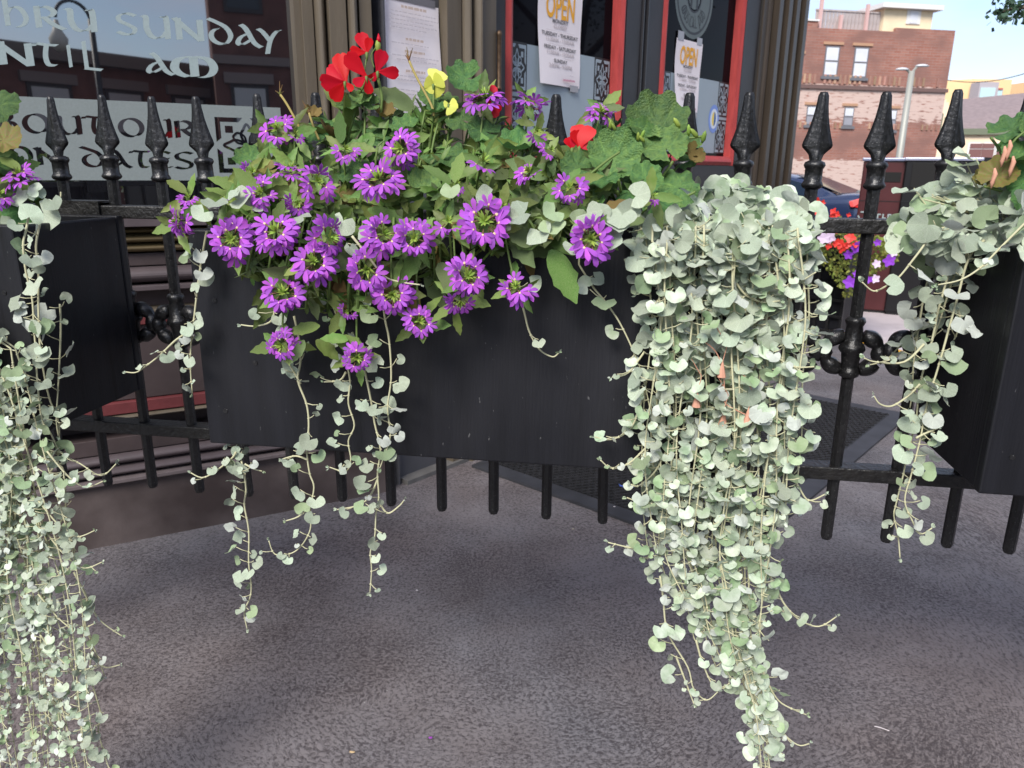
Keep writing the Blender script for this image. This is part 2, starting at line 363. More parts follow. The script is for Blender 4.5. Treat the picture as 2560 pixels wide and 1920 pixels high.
b = MB(); b.box((-.62, -.019, Z_RB-.026), (2.35, .019, Z_RB)); b.build('rail', iron_rail, fence, bevel=.0025, local=True)
for sx in (-.66, 2.39):
    b = MB(); b.box((sx-.04, -.04, -.01), (sx+.04, .04, 1.44)); b.lathe((sx, 0, 1.44), [(.05, 0), (.05, .02), (.03, .03), (.042, .06), (.03, .09), (.004, .10)], 14); b.build('post', iron, fence, bevel=.003, local=True)

# ================================================================ planter boxes
PZ0, PZ1 = .898, 1.254
def planter(s0, s1, label):
    base = fence_pt((s0+s1)/2, .165, PZ0)
    e = empty('planter_box', base, FA, label, 'planter', 'black planter boxes hung on the fence')
    w2 = (s1-s0)/2; dd = .139; h = PZ1-PZ0; t = .018
    for sx_, sz_ in ((-w2+.035, .245), (-w2+.095, .145), (w2-.035, .245), (w2-.035, .06), (-w2+.035, .06)):
        k = MB(); pr_ = [(sx_+.0042*math.cos(2*math.pi*q/10), -dd-.0012, sz_+.0042*math.sin(2*math.pi*q/10)) for q in range(10)]; k.prism(pr_, (0, .0011, 0)); k.build('screw', iron, e, local=True)
    def P(name, a, c): MB().box(a, c).build(name, planter_black, e, bevel=.003, local=True)
    P('front_panel', (-w2, -dd, 0), (w2, -dd+t, h)); P('back_panel', (-w2, dd-t, 0), (w2, dd, h))
    P('side_panel', (-w2+.001, -dd+t+.0005, .001), (-w2+t, dd-t-.0005, h-.002)); P('side_panel', (w2-t, -dd+t+.0005, .001), (w2-.001, dd-t-.0005, h-.002))
    P('bottom_panel', (-w2+t+.0005, -dd+t+.0005, .002), (w2-t-.0005, dd-t-.0005, t))
    g = 10; bb = MB(); vs = []; fx = []
    for i in range(g*3+1):
        for j in range(g+1):
            vs.append((-w2+t+.001+(2*w2-2*t-.002)*i/(3*g), -dd+t+.001+(2*dd-2*t-.002)*j/g, h-.045+rng.uniform(-.008, .012)))
    for i in range(3*g):
        for j in range(g): a = i*(g+1)+j; fx.append((a, a+g+1, a+g+2, a+1))
    bb.add(vs, fx); bb.build('soil', soil_m, e, local=True)
    for sx in (-w2+.10, w2-.10):      # flat hooks that carry the box on the top rail
        k = MB(); zt = Z_RT-PZ0
        k.box((sx-.05, dd+.001, zt-.12), (sx+.05, dd+.005, zt+.004)); k.box((sx-.05, dd+.001, zt+.0042), (sx+.05, dd+.052, zt+.0082)); k.box((sx-.05, dd+.048, zt-.05), (sx+.05, dd+.052, zt+.0042))
        k.build('hook', iron_rail, e, local=True)
    return e
sL, sC0, sC1, sR = fs(V((-.83, 1.205, 0)))+.012, fs(V((-.51, 1.199, 0))), fs(V((.345, 1.07, 0))), fs(V((.685, 1.02, 0)))
planter(sL-.86, sL, 'black wooden planter box on the fence before the lettered shop window')
planter(sC0, sC1, 'black wooden planter box overflowing with purple fan flowers')
planter(sR, sR+.86, 'black wooden planter box on the fence end toward the waste bins')
# ================================================================ the pub on the corner
class Wall:
    def __init__(s, K, ang):
        s.K = V(K); s.u = V((math.cos(R(ang)), math.sin(R(ang)), 0)); s.n = V((math.sin(R(ang)), -math.cos(R(ang)), 0))
    def P(s, u, z, o=0): q = s.K+s.u*u+s.n*o; return V((q.x, q.y, z))
    def px(s, x, y): q = on_plane(x, y, s.K, s.n); return ((q-s.K).dot(s.u), q.z)
    def box(s, b, u0, u1, z0, z1, o0, o1):
        return b.hexa([s.P(u0, z0, o1), s.P(u1, z0, o1), s.P(u1, z0, o0), s.P(u0, z0, o0), s.P(u0, z1, o1), s.P(u1, z1, o1), s.P(u1, z1, o0), s.P(u0, z1, o0)])
    def prof_h(s, b, u0, u1, pr):      # horizontal moulding: (out, z) outline
        return b.prism([s.P(u0, z, o) for o, z in pr], s.u*(u1-u0))
    def prof_v(s, b, z0, z1, pr):      # vertical moulding: (u, out) outline
        return b.prism([s.P(u, z0, o) for u, o in pr], (0, 0, z1-z0))
KC = V((-.55, 3.05, 0))
W1, W2 = Wall(KC, 28), Wall(KC, 49)
WTOP = 4.6
tan = M('tan_paint', srgb(92, 83, 70), .55, var=.12, vscale=6, stretch=(3, 3, .4), bump=.1, bscale=40)
tan_d = M('olive_tan_paint', srgb(100, 86, 58), .5, var=.12, vscale=6, bump=.08, bscale=40)
brown_d = M('dark_brown_paint', srgb(64, 54, 54), .6, var=.2, vscale=5, bump=.12, bscale=30)
brown_m = M('grey_brown_paint', srgb(80, 71, 73), .5, var=.14, vscale=6, bump=.08, bscale=30)
col_brown = M('dark_column_paint', srgb(58, 50, 42), .4, var=.2, vscale=5, stretch=(4, 4, .4), bump=.1, bscale=30)
black_p = M('black_door_paint', srgb(36, 33, 35), .42, var=.25, vscale=5, bump=.06, bscale=30)
grey_p = M('charcoal_panel_paint', srgb(76, 76, 80), .5, var=.12, vscale=4, bump=.08)
red_p = M('red_trim_paint', srgb(158, 60, 58), .5, var=.14, vscale=14, stretch=(3, 3, .6), bump=.12, bscale=60)
plinth_m = M('stained_plinth', srgb(92, 82, 80), .7, col2=srgb(60, 50, 48), vscale=4.5, bump=.15, bscale=30, detail=7)
glass_m = M('dark_window_glass', (.006, .006, .008), .015, spec=.5, ior=3.4)
door_glass = M('dark_door_glass', (.004, .004, .006), .03, spec=.1, ior=1.3)
frost_m = M('frosted_film', srgb(124, 132, 131), .55, var=.05, vscale=160, bump=.05, bscale=300, spec=.4)
frost_d = M('blue_grey_film', srgb(146, 160, 168), .5, var=.04, vscale=3)
letter_w = M('etched_lettering', srgb(146, 160, 160), .5, var=.05, vscale=120)
paper_m = M('white_paper', srgb(240, 232, 234), .8, var=.02, vscale=5, transl=.1)
ink_gold = M('gold_ink', srgb(232, 168, 48), .7); ink_dk = M('grey_ink', srgb(110, 108, 112), .8); ink_lt = M('pale_ink', srgb(196, 188, 190), .8); ink_rose = M('rose_ink', srgb(196, 150, 165), .8); ink_tan = M('tan_ink', srgb(198, 178, 165), .8)
brass = M('aged_brass', srgb(92, 74, 58), .5, metal=.7, var=.2, vscale=60)

pub = empty('pub_building', KC, 0, 'dark painted corner pub with tan pilasters, red trimmed doors and a lettered window', 'building')
U0 = -5.5                                   # far end of the window front, out of view
UW = W1.px(755, 250)[0]                     # right edge of the window
UE = W2.px(1968, 200)[0]                    # corner of the building
# solid core behind both fronts
core = [W1.P(U0, 0, -.09), W1.P(0, 0, -.09)+W2.u*.03, W2.P(UE, 0, -.09), W2.P(UE, 0, -.09)+V((-5.5, 5.2, 0)), W1.P(U0, 0, -.09)+V((-3.5, 6.5, 0))]
MB().prism([V((q.x, q.y, -.01)) for q in core], (0, 0, WTOP+2)).build('wall', brown_d, pub)
# upper front above the window and doors
b = MB(); W1.box(b, U0, 0, 2.62, WTOP, -.088, .02); b.build('upper_front', brown_d, pub)
b = MB(); W2.box(b, .02, UE-.01, 2.95, WTOP, -.088, .02); b.build('upper_front', brown_d, pub)
b = MB(); W1.prof_h(b, U0, .1, [(.02, WTOP), (.35, WTOP+.2), (.35, WTOP+.3), (-.08, WTOP+.3)]); b.build('cornice', tan, pub)
b = MB(); W2.prof_h(b, -.05, UE, [(.02, WTOP+.002), (.35, WTOP+.202), (.35, WTOP+.302), (-.08, WTOP+.302)]); b.build('cornice', tan, pub)

# --- base of the window front, from the sill down to the ground
def zy(y, x=300): return W1.px(x, y)[1]
def band(name, y0, y1, o, mat, x=300, rnd=0, zb=None):
    z1 = zy(y0, x); z0 = zy(y1, x) if zb is None else zb
    b = MB(); h = z1-z0
    if rnd:
        pr = [(-.087, z0)]+[(o*(.35+.65*math.sin(math.pi*k/8)**.6) if 0 < k < 8 else o*.3, z0+h*k/8) for k in range(9)]+[(-.087, z1)]
        W1.prof_h(b, U0, 0, pr)
    else: W1.box(b, U0, 0, z0, z1, -.087, o)
    return b.build(name, mat, pub, bevel=0 if rnd else .002)
band('sill', 531, 563, .10, brown_m)
band('moulding', 567, 584, .045, tan_d, rnd=1); band('moulding', 585, 606, .07, tan_d, rnd=1); band('moulding', 607, 630, .055, tan_d, rnd=1)
band('base_panel', 633, 664, .03, brown_d); band('moulding', 666, 708, .065, brown_m, rnd=1); band('ledge', 711, 723, .075, brown_m)
band('base_panel', 726, 767, .015, brown_d); band('moulding', 768, 790, .04, tan, rnd=1); red_d = M('dull_red_paint', srgb(100, 45, 47), .6, var=.2, vscale=10, bump=.1)
band('red_strip', 793, 812, .03, red_d)
band('base_panel', 815, 999, .012, brown_d); band('red_strip', 1001, 1029, .035, red_d); band('moulding', 1031, 1044, .045, tan, rnd=1)
band('base_panel', 1062, 1098, .02, brown_d, x=500); band('moulding', 1100, 1124, .045, brown_m, x=500, rnd=1); band('moulding', 1126, 1147, .06, brown_m, x=500, rnd=1); band('ledge', 1149, 1158, .078, M('worn_ledge_paint', srgb(104, 94, 94), .6, var=.15, vscale=12), x=500)
band('plinth', 1160, 0, .055, plinth_m, x=500, zb=-.01)

# --- the big shop window
zs = zy(529); b = MB(); W1.box(b, U0+.3, UW-.012, zs+.001, 2.6, -.080, -.045)
win = b.build('window', glass_m, pub)
b = MB(); W1.box(b, UW-.012, UW+.012, zs, 2.6, -.086, .012); b.build('frame', tan, win); b = MB(); W1.box(b, U0, UW-.013, zs-.03, zs, -.086, .02); b.build('frame', brown_d, win)
b = MB(); W1.box(b, U0+.1, UW-.013, 2.58, 2.64, -.086, .02); b.build('frame', brown_d, win)
zf0, zf1 = 1.298, 1.556; uf = W1.px(716, 400)[0]
b = MB(); W1.box(b, U0+.3, uf, zf0, zf1, -.0445, -.0432); b.build('frosted_panel', frost_m, win)

# --- broad-nib lettering
def arc(cx, cy, rx, ry, a0, a1, n=14): return [(cx+rx*math.cos(R(a0+(a1-a0)*i/n)), cy+ry*math.sin(R(a0+(a1-a0)*i/n))) for i in range(n+1)]
def smooth(pts, k=6):
    if len(pts) < 3: return pts
    P = [pts[0]]+list(pts)+[pts[-1]]; o = []
    for i in range(1, len(P)-2):
        p0, p1, p2, p3 = P[i-1:i+3]
        for j in range(k):
            t = j/k; o.append(tuple(.5*(2*p1[d]+(p2[d]-p0[d])*t+(2*p0[d]-5*p1[d]+4*p2[d]-p3[d])*t*t+(3*p1[d]-p0[d]-3*p2[d]+p3[d])*t**3) for d in range(len(p1))))
    o.append(tuple(pts[-1])); return o
GL = {
 'H': [[(.12, 1.22), (.12, 0)], [(.12, .55), (.35, .88), (.68, .85), (.86, .45), (.74, .12), (.48, -.04)]],
 'R': [[(.14, 1), (.14, 0)], [(.10, .9), (.45, 1.0), (.70, .80), (.55, .55), (.22, .47)], [(.36, .50), (.62, .20), (.98, .0)]],
 'U': [[(.0, .98), (.14, .92), (.13, .45), (.26, .08), (.5, .0), (.72, .14), (.84, .35)], [(.70, .97), (.86, .97), (.86, 0)]],
 'S': [[(.90, .92), (.55, 1.0), (.20, .85), (.22, .62), (.55, .47), (.82, .30), (.72, .06), (.40, 0), (.08, .10)]],
 'N': [[(.14, 1), (.14, 0)], [(.02, 1.0), (.30, .66), (.86, .02)], [(.88, 1), (.88, .0)]],
 'D': [arc(.48, .34, .40, .36, 100, 300), [(.0, 1.12), (.30, 1.0), (.70, .78), (.88, .40), (.72, .06), (.50, -.02)]],
 'A': [[(.22, 1.0), (.42, .82), (.72, .2), (1.0, .0)], [(.52, .62), (.20, .42), (.06, .15), (.22, .06), (.62, .34)]],
 'Y': [[(.02, 1), (.22, .85), (.50, .42)], [(1.0, 1.0), (.80, .92), (.52, .42), (.36, -.30)]],
 'T': [[(.0, .88), (.10, 1.0), (.5, .97), (.95, .98)], [(.52, .98), (.42, .45), (.50, .08), (.80, .06)]],
 'I': [[(.5, 1), (.5, 0)]],
 'L': [[(.2, 1.18), (.2, .02)], [(.12, .04), (.5, .02), (.95, .0)]],
 'M': [[(.46, 1.0), (.14, .82), (.03, .42), (.14, .12), (.34, .0)], [(.50, 1.0), (.50, .02)], [(.50, .98), (.84, .92), (.98, .52), (.88, .14), (.64, -.02)]],
 'B': [[(.14, 1), (.14, 0)], [(.10, .95), (.5, 1), (.62, .78), (.4, .56), (.2, .53)], [(.2, .53), (.65, .48), (.78, .22), (.5, 0), (.1, .04)]],
 'O': [arc(.5, .5, .44, .5, 0, 360, 28)],
 'E': [[(.88, .90), (.55, 1.0), (.2, .8), (.08, .45), (.25, .1), (.6, 0), (.95, .12)], [(.1, .52), (.5, .54), (.82, .6)]],
 'C': [[(.88, .90), (.55, 1.0), (.2, .8), (.08, .45), (.25, .1), (.6, 0), (.95, .12)]],
 'P': [[(.14, 1), (.14, -.4)], [(.10, .85), (.5, 1.0), (.88, .6), (.6, .05), (.2, .1)]],
 'b': [[(.14, 1.3), (.14, 0)], [(.14, .75), (.5, .95), (.88, .5), (.6, .02), (.12, .05)]],
}
def glyph(b, ch, fn, nib=.17, ang=18, smo=True):
    """fn(x, y, k) -> world point for unit glyph coordinates; every stroke is a broad-nib sweep, one a hair above the other"""
    nx, ny = nib*math.cos(R(ang)), nib*math.sin(R(ang))
    for si, st in enumerate(GL[ch]):
        pts = smooth(st) if len(st) < 12 else st
        L_, R_ = [], []
        for i, (x, y) in enumerate(pts):
            x1, y1 = pts[min(i+1, len(pts)-1)]; x0, y0 = pts[max(i-1, 0)]
            tx, ty = x1-x0, y1-y0; l = math.hypot(tx, ty) or 1; px_, py_ = -ty/l, tx/l
            if px_*nx+py_*ny < 0: px_, py_ = -px_, -py_
            hx, hy = nx/2+px_*.028, ny/2+py_*.028
            L_.append((x-hx, y-hy)); R_.append((x+hx, y+hy))
        k = si*.00025; n = len(pts)
        b.add([fn(x, y, k) for x, y in L_]+[fn(x, y, k) for x, y in R_], [(i, i+1, n+i+1, n+i) for i in range(n-1)])
def put_letter(ch, x0, x1, yb, out_, mat, hpx, parent=win, wall=W1, sk=0):
    """letter between source columns x0..x1, baseline through yb at x0"""
    u0, z0 = wall.px(x0, yb); u1, _ = wall.px(x1, yb); _, zt = wall.px(x0, yb-hpx)
    b = MB(); h = zt-z0
    glyph(b, ch, lambda x, y, k: wall.P(u0+(u1-u0)*x, z0+h*y, out_+k)); return b.build('letter', mat, parent)
c1 = lambda v: v/2.765
for ch, x0, x1, yb, h in (('T', -175, -10, 120, 150), ('H', 25, 205, 160, 150), ('R', 235, 445, 172, 150), ('U', 468, 680, 192, 150), ('S', 805, 968, 218, 148), ('U', 1000, 1195, 243, 152), ('N', 1222, 1425, 258, 150), ('D', 1462, 1632, 282, 150), ('A', 1650, 1822, 303, 150), ('Y', 1805, 1965, 318, 132),
                          ('N', -20, 235, 432, 160), ('T', 245, 420, 442, 155), ('I', 430, 545, 450, 155), ('L', 572, 712, 466, 165), ('A', 1025, 1205, 498, 145), ('M', 1212, 1500, 515, 145)):
    put_letter(ch, c1(x0), c1(x1), c1(yb), -.0440, letter_w, c1(h))
dark_cut = glass_m
for ch, x0, x1, yb, h in (('A', -190, -30, 898, 130), ('B', -10, 140, 902, 128), ('O', 162, 345, 912, 130), ('U', 395, 575, 922, 125), ('T', 588, 742, 925, 125), ('O', 832, 1002, 938, 125), ('U', 1045, 1205, 946, 125), ('R', 1215, 1390, 948, 118),
                          ('I', -30, 50, 1136, 130), ('O', 55, 225, 1140, 128), ('N', 250, 440, 1140, 122), ('D', 572, 735, 1148, 120), ('A', 765, 912, 1158, 122), ('T', 918, 1060, 1160, 118), ('E', 1085, 1205, 1163, 116), ('S', 1212, 1362, 1165, 115)):
    put_letter(ch, c1(x0), c1(x1), c1(yb), -.0428, dark_cut, c1(h))

# --- knot-work tile: square brackets in the corners, small squares and four crossing loops
def ribbon(b, pts, wd, fn, k):
    n = len(pts); L_, R_ = [], []
    for i, (x, y) in enumerate(pts):
        x1, y1 = pts[min(i+1, n-1)]; x0, y0 = pts[max(i-1, 0)]; l = math.hypot(x1-x0, y1-y0) or 1
        px_, py_ = -(y1-y0)/l*wd/2, (x1-x0)/l*wd/2; L_.append((x-px_, y-py_)); R_.append((x+px_, y+py_))
    b.add([fn(x, y, k) for x, y in L_]+[fn(x, y, k) for x, y in R_], [(i, i+1, n+i+1, n+i) for i in range(n-1)])
def knot(b, fn):
    for sx in (-1, 1):
        for sy in (-1, 1):
            q = [(1, 1), (.12, 1), (.26, .84), (.84, .84), (.84, .26), (1, .12)]
            b.add([fn(sx*x, sy*y, 0) for x, y in q], [(0, 1, 2, 3), (0, 3, 4, 5)])
            b.add([fn(sx*x, sy*y, 0) for x, y in ((.45, .45), (.70, .45), (.70, .70), (.45, .70))], [(0, 1, 2, 3)])
    for i in range(4):
        a = i*90; ca, sa = math.cos(R(a)), math.sin(R(a))
        loop = [(0, -.05), (.16, .22), (.20, .42), (.12, .58), (.0, .78), (-.12, .58), (-.20, .42), (-.16, .22), (0, -.05)]
        ribbon(b, smooth([(x*ca-y*sa, x*sa+y*ca) for x, y in loop], 4), .085, fn, .0002*(i+1))
        loop = [(.05, .05), (.34, .10), (.46, .30), (.40, .40), (.30, .46), (.10, .34), (.05, .05)]
        ribbon(b, smooth([(x*ca-y*sa, x*sa+y*ca) for x, y in loop], 4), .07, fn, .0002*(i+5))
uc0, zc0 = W1.px(553, 432); uc1, zc1 = W1.px(706, 432)[0], W1.px(553, 291)[1]
b = MB(); um, zm_, hw, hh = (uc0+uc1)/2, (zc0+zc1)/2, (uc1-uc0)/2, (zc1-zc0)/2
knot(b, lambda x, y, k: W1.P(um+x*hw, zm_+y*hh, -.0428+k)); b.build('knot_pattern', dark_cut, win)

# --- pilaster between window and entrance
def vstrips(wall, us, mat, name, z0, z1, parent=pub):
    for u0, u1, o, rnd in us:
        b = MB()
        if rnd: wall.prof_v(b, z0, z1, [(u0, -.086)]+[(u0+(u1-u0)*k/8, o*(.3+.7*math.sin(math.pi*k/8)**.55) if 0 < k < 8 else o*.25) for k in range(9)]+[(u1, -.086)])
        else: wall.prof_v(b, z0, z1, [(u0, -.086), (u0, o), (u1, o), (u1, -.086)])
        b.build(name, mat, parent, bevel=0 if rnd else .0015)
g = lambda a, c_: (UW+.0125+(0-UW-.0125)*a, UW+.0125+(0-UW-.0125)*c_)
vstrips(W1, [(*g(0, .16), .03, 0), (*g(.17, .34), .055, 1), (*g(.35, .60), .07, 0), (*g(.61, .80), .085, 1), (*g(.81, .995), .06, 0)], tan, 'pilaster_strip', zs-.03, 2.62)

# --- the splayed entrance
w2u = lambda x, y=200: W2.px(x, y)[0]
vstrips(W2, [(.075, w2u(1100), .0, 0)], grey_p, 'side_panel', .0, 2.95)
vstrips(W2, [(.045, .070, .03, 1)], grey_p, 'bead', 0, 2.95)
ua = w2u(1100); ub = w2u(1216)
vstrips(W2, [(ua+.002, ua+(ub-ua)*.30, .045, 0), (ua+(ub-ua)*.31, ua+(ub-ua)*.48, .075, 1), (ua+(ub-ua)*.49, ua+(ub-ua)*.66, .09, 1), (ua+(ub-ua)*.67, ub-.002, .06, 0)], tan, 'pilaster_strip', 0, 2.95)
# doors: stiles and rails of black wood, red glazing bead, one pane, a film on its lower part
ZG0, ZF = 1.44, 1.905
def door(u0, u1, g0, g1):
    b = MB(); W2.box(b, u0, g0, .02, 2.94, -.07, .02); W2.box(b, g1, u1, .02, 2.94, -.07, .02)
    W2.box(b, g0, g1, 2.62, 2.94, -.069, .0195); W2.box(b, g0, g1, .02, ZG0-.06, -.069, .0195)
    d = b.build('door', black_p, pub)
    rw = (g1-g0)*.045+.016
    b = MB(); W2.box(b, g0+rw, g1-rw, ZG0, 2.56, -.05, -.03); pn = b.build('pane', door_glass, d)
    for a in ((g0+.001, g0+rw, ZG0-.058, 2.618), (g1-rw, g1-.001, ZG0-.058, 2.618)):
        b = MB(); m_ = (a[0]+a[1])/2; W2.prof_v(b, a[2], a[3], [(a[0], -.06), (a[0], .020), (m_-.006, .034), (m_+.006, .030), (a[1], .012), (a[1], -.06)]); b.build('red_bead', red_p, d)
    for z0, z1 in ((ZG0-.058, ZG0), (2.56, 2.618)):
        b = MB(); W2.prof_h(b, g0+rw+.001, g1-rw-.001, [(-.06, z0), (.020, z0), (.034, (z0+z1)/2-.006), (.030, (z0+z1)/2+.006), (.012, z1), (-.06, z1)]); b.build('red_bead', red_p, d)
    b = MB(); W2.box(b, g0+rw+.002, g1-rw-.002, ZG0+.02, ZF, -.0295, -.0288); b.build('frosted_film', frost_d, d)
    for cx in (g0+rw+.075, g1-rw-.075):
        for cz in (ZF-.105, ZG0+.125):
            b = MB(); W2.box(b, cx-.072, cx+.072, cz-.108, cz+.108, -.0285, -.0279); t_ = b.build('knot_tile', ink_black, d)
            b = MB(); knot(b, lambda x, y, k: W2.P(cx+x*.064, cz+y*.098, -.0274+k)); b.build('knot_pattern', frost_d, t_)
    for z in (.45, 1.0):       # raised lower panels
        b = MB(); W2.box(b, g0+.08, g1-.08, z-.28, z+.22, .0198, .032); b.build('door_panel', black_p, d, bevel=.006)
    return d
ink_black = M('black_vinyl', (.006, .006, .007), .4)
uA, uB, uC, uD = w2u(1218, 100), w2u(1592, 100), w2u(1612, 100), w2u(1880, 200)
d1 = door(uA, uB, w2u(1255, 100), w2u(1556, 100)); d2 = door(uC, uD-.01, w2u(1646, 100), w2u(1845, 200))
b = MB(); W2.box(b, uB+.003, uC-.003, .02, 2.94, -.085, .0); W2.box(b, uB+.012, uB+.02, .02, 2.94, 0, .03); W2.box(b, uC-.022, uC-.014, .02, 2.94, 0, .03); b.build('meeting_stile', M('steel_black', (.03, .03, .034), .35, spec=.6), pub)
p = W2.P(uA+.0, 1.79, .07); b = MB(); b.lathe(p, [(.004, -.115), (.012, -.11), (.012, -.105), (.010, -.10), (.010, .10), (.012, .105), (.012, .115), (.006, .125)], 12); b.build('hinge', brass, d1, smooth=True)
# corner column with flutes
us = []; n_ = 9; q0, q1 = uD+.002, UE
for i in range(n_):
    us.append((q0+(q1-q0)*i/n_+.002, q0+(q1-q0)*(i+1)/n_-.004, (.04, .055, .09, .06, .10, .07, .10, .08, .11)[i], i % 2))
vstrips(W2, us, col_brown, 'column_strip', 0, 2.95)
b = MB(); W2.box(b, q0, q1-.001, 0, 2.95, -.088, .03); b.build('column_core', M('column_shadow_gap', (.02, .018, .017), .6), pub)
b = MB(); W2.box(b, q0-.001, q1+.02, -.005, .22, -.089, .13); b.build('column_base', col_brown, pub)
b = MB(); W2.box(b, .076, uD, -.005, .02, -.089, .06); b.build('threshold', M('worn_stone', (.12, .115, .11), .7, var=.2, vscale=8), pub)
# round sign on the second door's pane
sc_u, sc_z = W2.px(1748, -10); SR = .232
def disc(b, r0, r1, o, n=48):
    vs = []
    for i in range(n): a = 2*math.pi*i/n; vs += [W2.P(sc_u+r0*math.cos(a), sc_z+r0*math.sin(a), o), W2.P(sc_u+r1*math.cos(a), sc_z+r1*math.sin(a), o)]
    b.add(vs, [(2*i, 2*i+1, (2*i+3) % (2*n), (2*i+2) % (2*n)) for i in range(n)])
sign_g = M('grey_green_film', srgb(88, 98, 97), .5)
b = MB(); disc(b, .36*SR, SR, -.0294); disc(b, .001, .30*SR, -.0294); sgn = b.build('round_emblem', sign_g, d2)
b = MB(); disc(b, .84*SR, .90*SR, -.0289); disc(b, .34*SR, .385*SR, -.0289); b.build('emblem_ring', ink_black, sgn)
b = MB()
for dx in (-.15, .16): W2.box(b, sc_u+(dx-.05)*SR, sc_u+(dx+.05)*SR, sc_z-.28*SR, sc_z+.28*SR, -.0292, -.0288)
b.build('emblem_bar', ink_black, sgn)
txt = [('M', 1.5), ('U', 1.1), ('S', .9), ('I', .5), ('C', 1.0), ('A', 1.1), ('L', .9), (' ', .7), ('P', 1.0), ('U', 1.1), ('b', 1.0)]
tot = sum(q[1] for q in txt); ap = R(-90)-R(62); per = R(124)/tot
for ch, wd in txt:
    if ch != ' ':
        a0 = ap+per*.1; span = per*wd*.82; b = MB()
        def fn(x, y, k, a0=a0, span=span):
            a = a0+span*x; r = SR*(.74-.26*y); return W2.P(sc_u+r*math.cos(a), sc_z+r*math.sin(a), -.0288+k)
        glyph(b, ch, fn, .22, 12); b.build('letter', ink_black, sgn)
    ap += per*wd
b = MB(); q = W2.px(1794, 297); n = 24
vs = [W2.P(q[0]+.072*math.cos(2*math.pi*i/n), q[1]+.088*math.sin(2*math.pi*i/n), -.0275) for i in range(n)]; b.add(vs, [tuple(range(n))]); stk = b.build('round_sticker', M('blue_sticker', srgb(110, 140, 205), .4), d2)
b = MB(); vs = [W2.P(q[0]+.05*math.cos(2*math.pi*i/n), q[1]+.062*math.sin(2*math.pi*i/n), -.0270) for i in range(n)]; b.add(vs, [tuple(range(n))]); b.build('sticker_centre', M('pale_sticker', srgb(205, 215, 225), .4), stk)
b = MB(); vs = [W2.P(q[0]+.028*math.cos(2*math.pi*i/n), q[1]+.044*math.sin(2*math.pi*i/n), -.0265) for i in range(n)]; b.add(vs[:n//4+1]+vs[3*n//4:], [tuple(range(n//4+1+n-3*n//4))]); b.build('sticker_emblem', M('blue_ink', srgb(40, 90, 150), .4), stk)
b = MB(); b.add(vs[n//4:3*n//4+1], [tuple(range(n//2+1))]); b.build('sticker_emblem', M('yellow_ink', srgb(225, 200, 80), .4), stk)

# --- paper notices
def text_mesh(name, s, size, mat, parent, wall, u, z, o, sx=1.0, bold=0, align='CENTER', warp=None):
    cu = bpy.data.curves.new(name, 'FONT'); cu.body = s; cu.size = size; cu.align_x = align; cu.offset = bold; cu.resolution_u = 3
    ob = bpy.data.objects.new('tmp', cu); COL.objects.link(ob)
    me = bpy.data.meshes.new_from_object(ob.evaluated_get(bpy.context.evaluated_depsgraph_get())); bpy.data.objects.remove(ob)
    me.materials.clear(); me.materials.append(mat)
    if warp:
        for v_ in me.vertices: v_.co.z += warp(u+v_.co.x*sx, z+v_.co.y)
    mw = Matrix((wall.u*sx, V((0, 0, 1)), wall.n)).transposed().to_4x4(); mw.translation = wall.P(u, z, o)
    return link(name, me, parent, mw)
def sheet_paper(name, wall, u0, u1, z0, z1, o, label, curl, cat='notice'):
    root = empty(name, wall.P((u0+u1)/2, z0, o), 0, label, cat)
    n, mth = 10, 16; vs = []; fx = []
    for i in range(n+1):
        for j in range(mth+1):
            a, c = i/n, j/mth
            vs.append(wall.P(u0+(u1-u0)*a, z0+(z1-z0)*c, o+curl(a, c)))
    for i in range(n):
        for j in range(mth): k = i*(mth+1)+j; fx.append((k, k+mth+1, k+mth+2, k+1))
    b = MB(); b.add(vs, fx); b.build('sheet', paper_m, root, smooth=True); return root
# OPEN sheets on both doors
def open_sheet(u0, u1, z0, z1, label, amp):
    o = -.024; cf = lambda a, c: amp*(1-c)**3*(.4+.6*math.cos(a*3))+.003*math.sin(c*7+a); wf = lambda u, z: cf((u-u0)/(u1-u0), (z-z0)/(z1-z0)); r = sheet_paper('opening_hours_notice', W2, u0, u1, z0, z1, o, label, cf)
    wd, ht, um = u1-u0, z1-z0, (u0+u1)/2; of = o+.0025
    Z = lambda f: z1-ht*f
    text_mesh('heading', 'OPEN', ht*.335, ink_gold, r, W2, um, Z(.325), of, .70*wd/(2.75*.335*ht), bold=.0035, warp=wf)
    rows = [('MONDAY', .375, .046, ink_dk), ('CLOSED', .425, .046, ink_lt), ('TUESDAY - THURSDAY', .51, .046, ink_dk), ('11:30AM - 12:00AM', .56, .046, ink_lt), ('FRIDAY - SATURDAY', .64, .046, ink_dk), ('11:30AM - 12:30AM', .69, .046, ink_lt), ('SUNDAY', .77, .046, ink_dk), ('3:00PM - 9:00PM', .82, .046, ink_lt)]
    for s, f, h, mt_ in rows: text_mesh('text_line', s, ht*h*1.15, mt_, r, W2, um, Z(f), of, 1.02*wd/.3/(ht/.46), bold=.0006, warp=wf)
    b = MB()
    for f in (.455, .585, .715, .88): W2.box(b, um-wd*.33, um+wd*.33, Z(f)-.0006, Z(f)+.0006, of+.001, of+.0012)
    b.build('rule', ink_lt, r)
    b = MB(); W2.box(b, um+wd*.05, um+wd*.33, Z(.945), Z(.925), of+amp*.55, of+amp*.55+.0002); b.build('printed_bar', ink_rose, r)
    for q in ((u0+.01, u0+wd*.25, z1-.01, z1+.04, o+.003, o+.004), (u1-wd*.24, u1-.012, z1-.012, z1+.03, o+.0035, o+.0042), (u1-wd*.25, u1-.02, z0-.02, z0+.01, o+amp*.3, o+amp*.3+.001)):
        b = MB(); W2.box(b, *q); b.build('tape', tape_m, r)
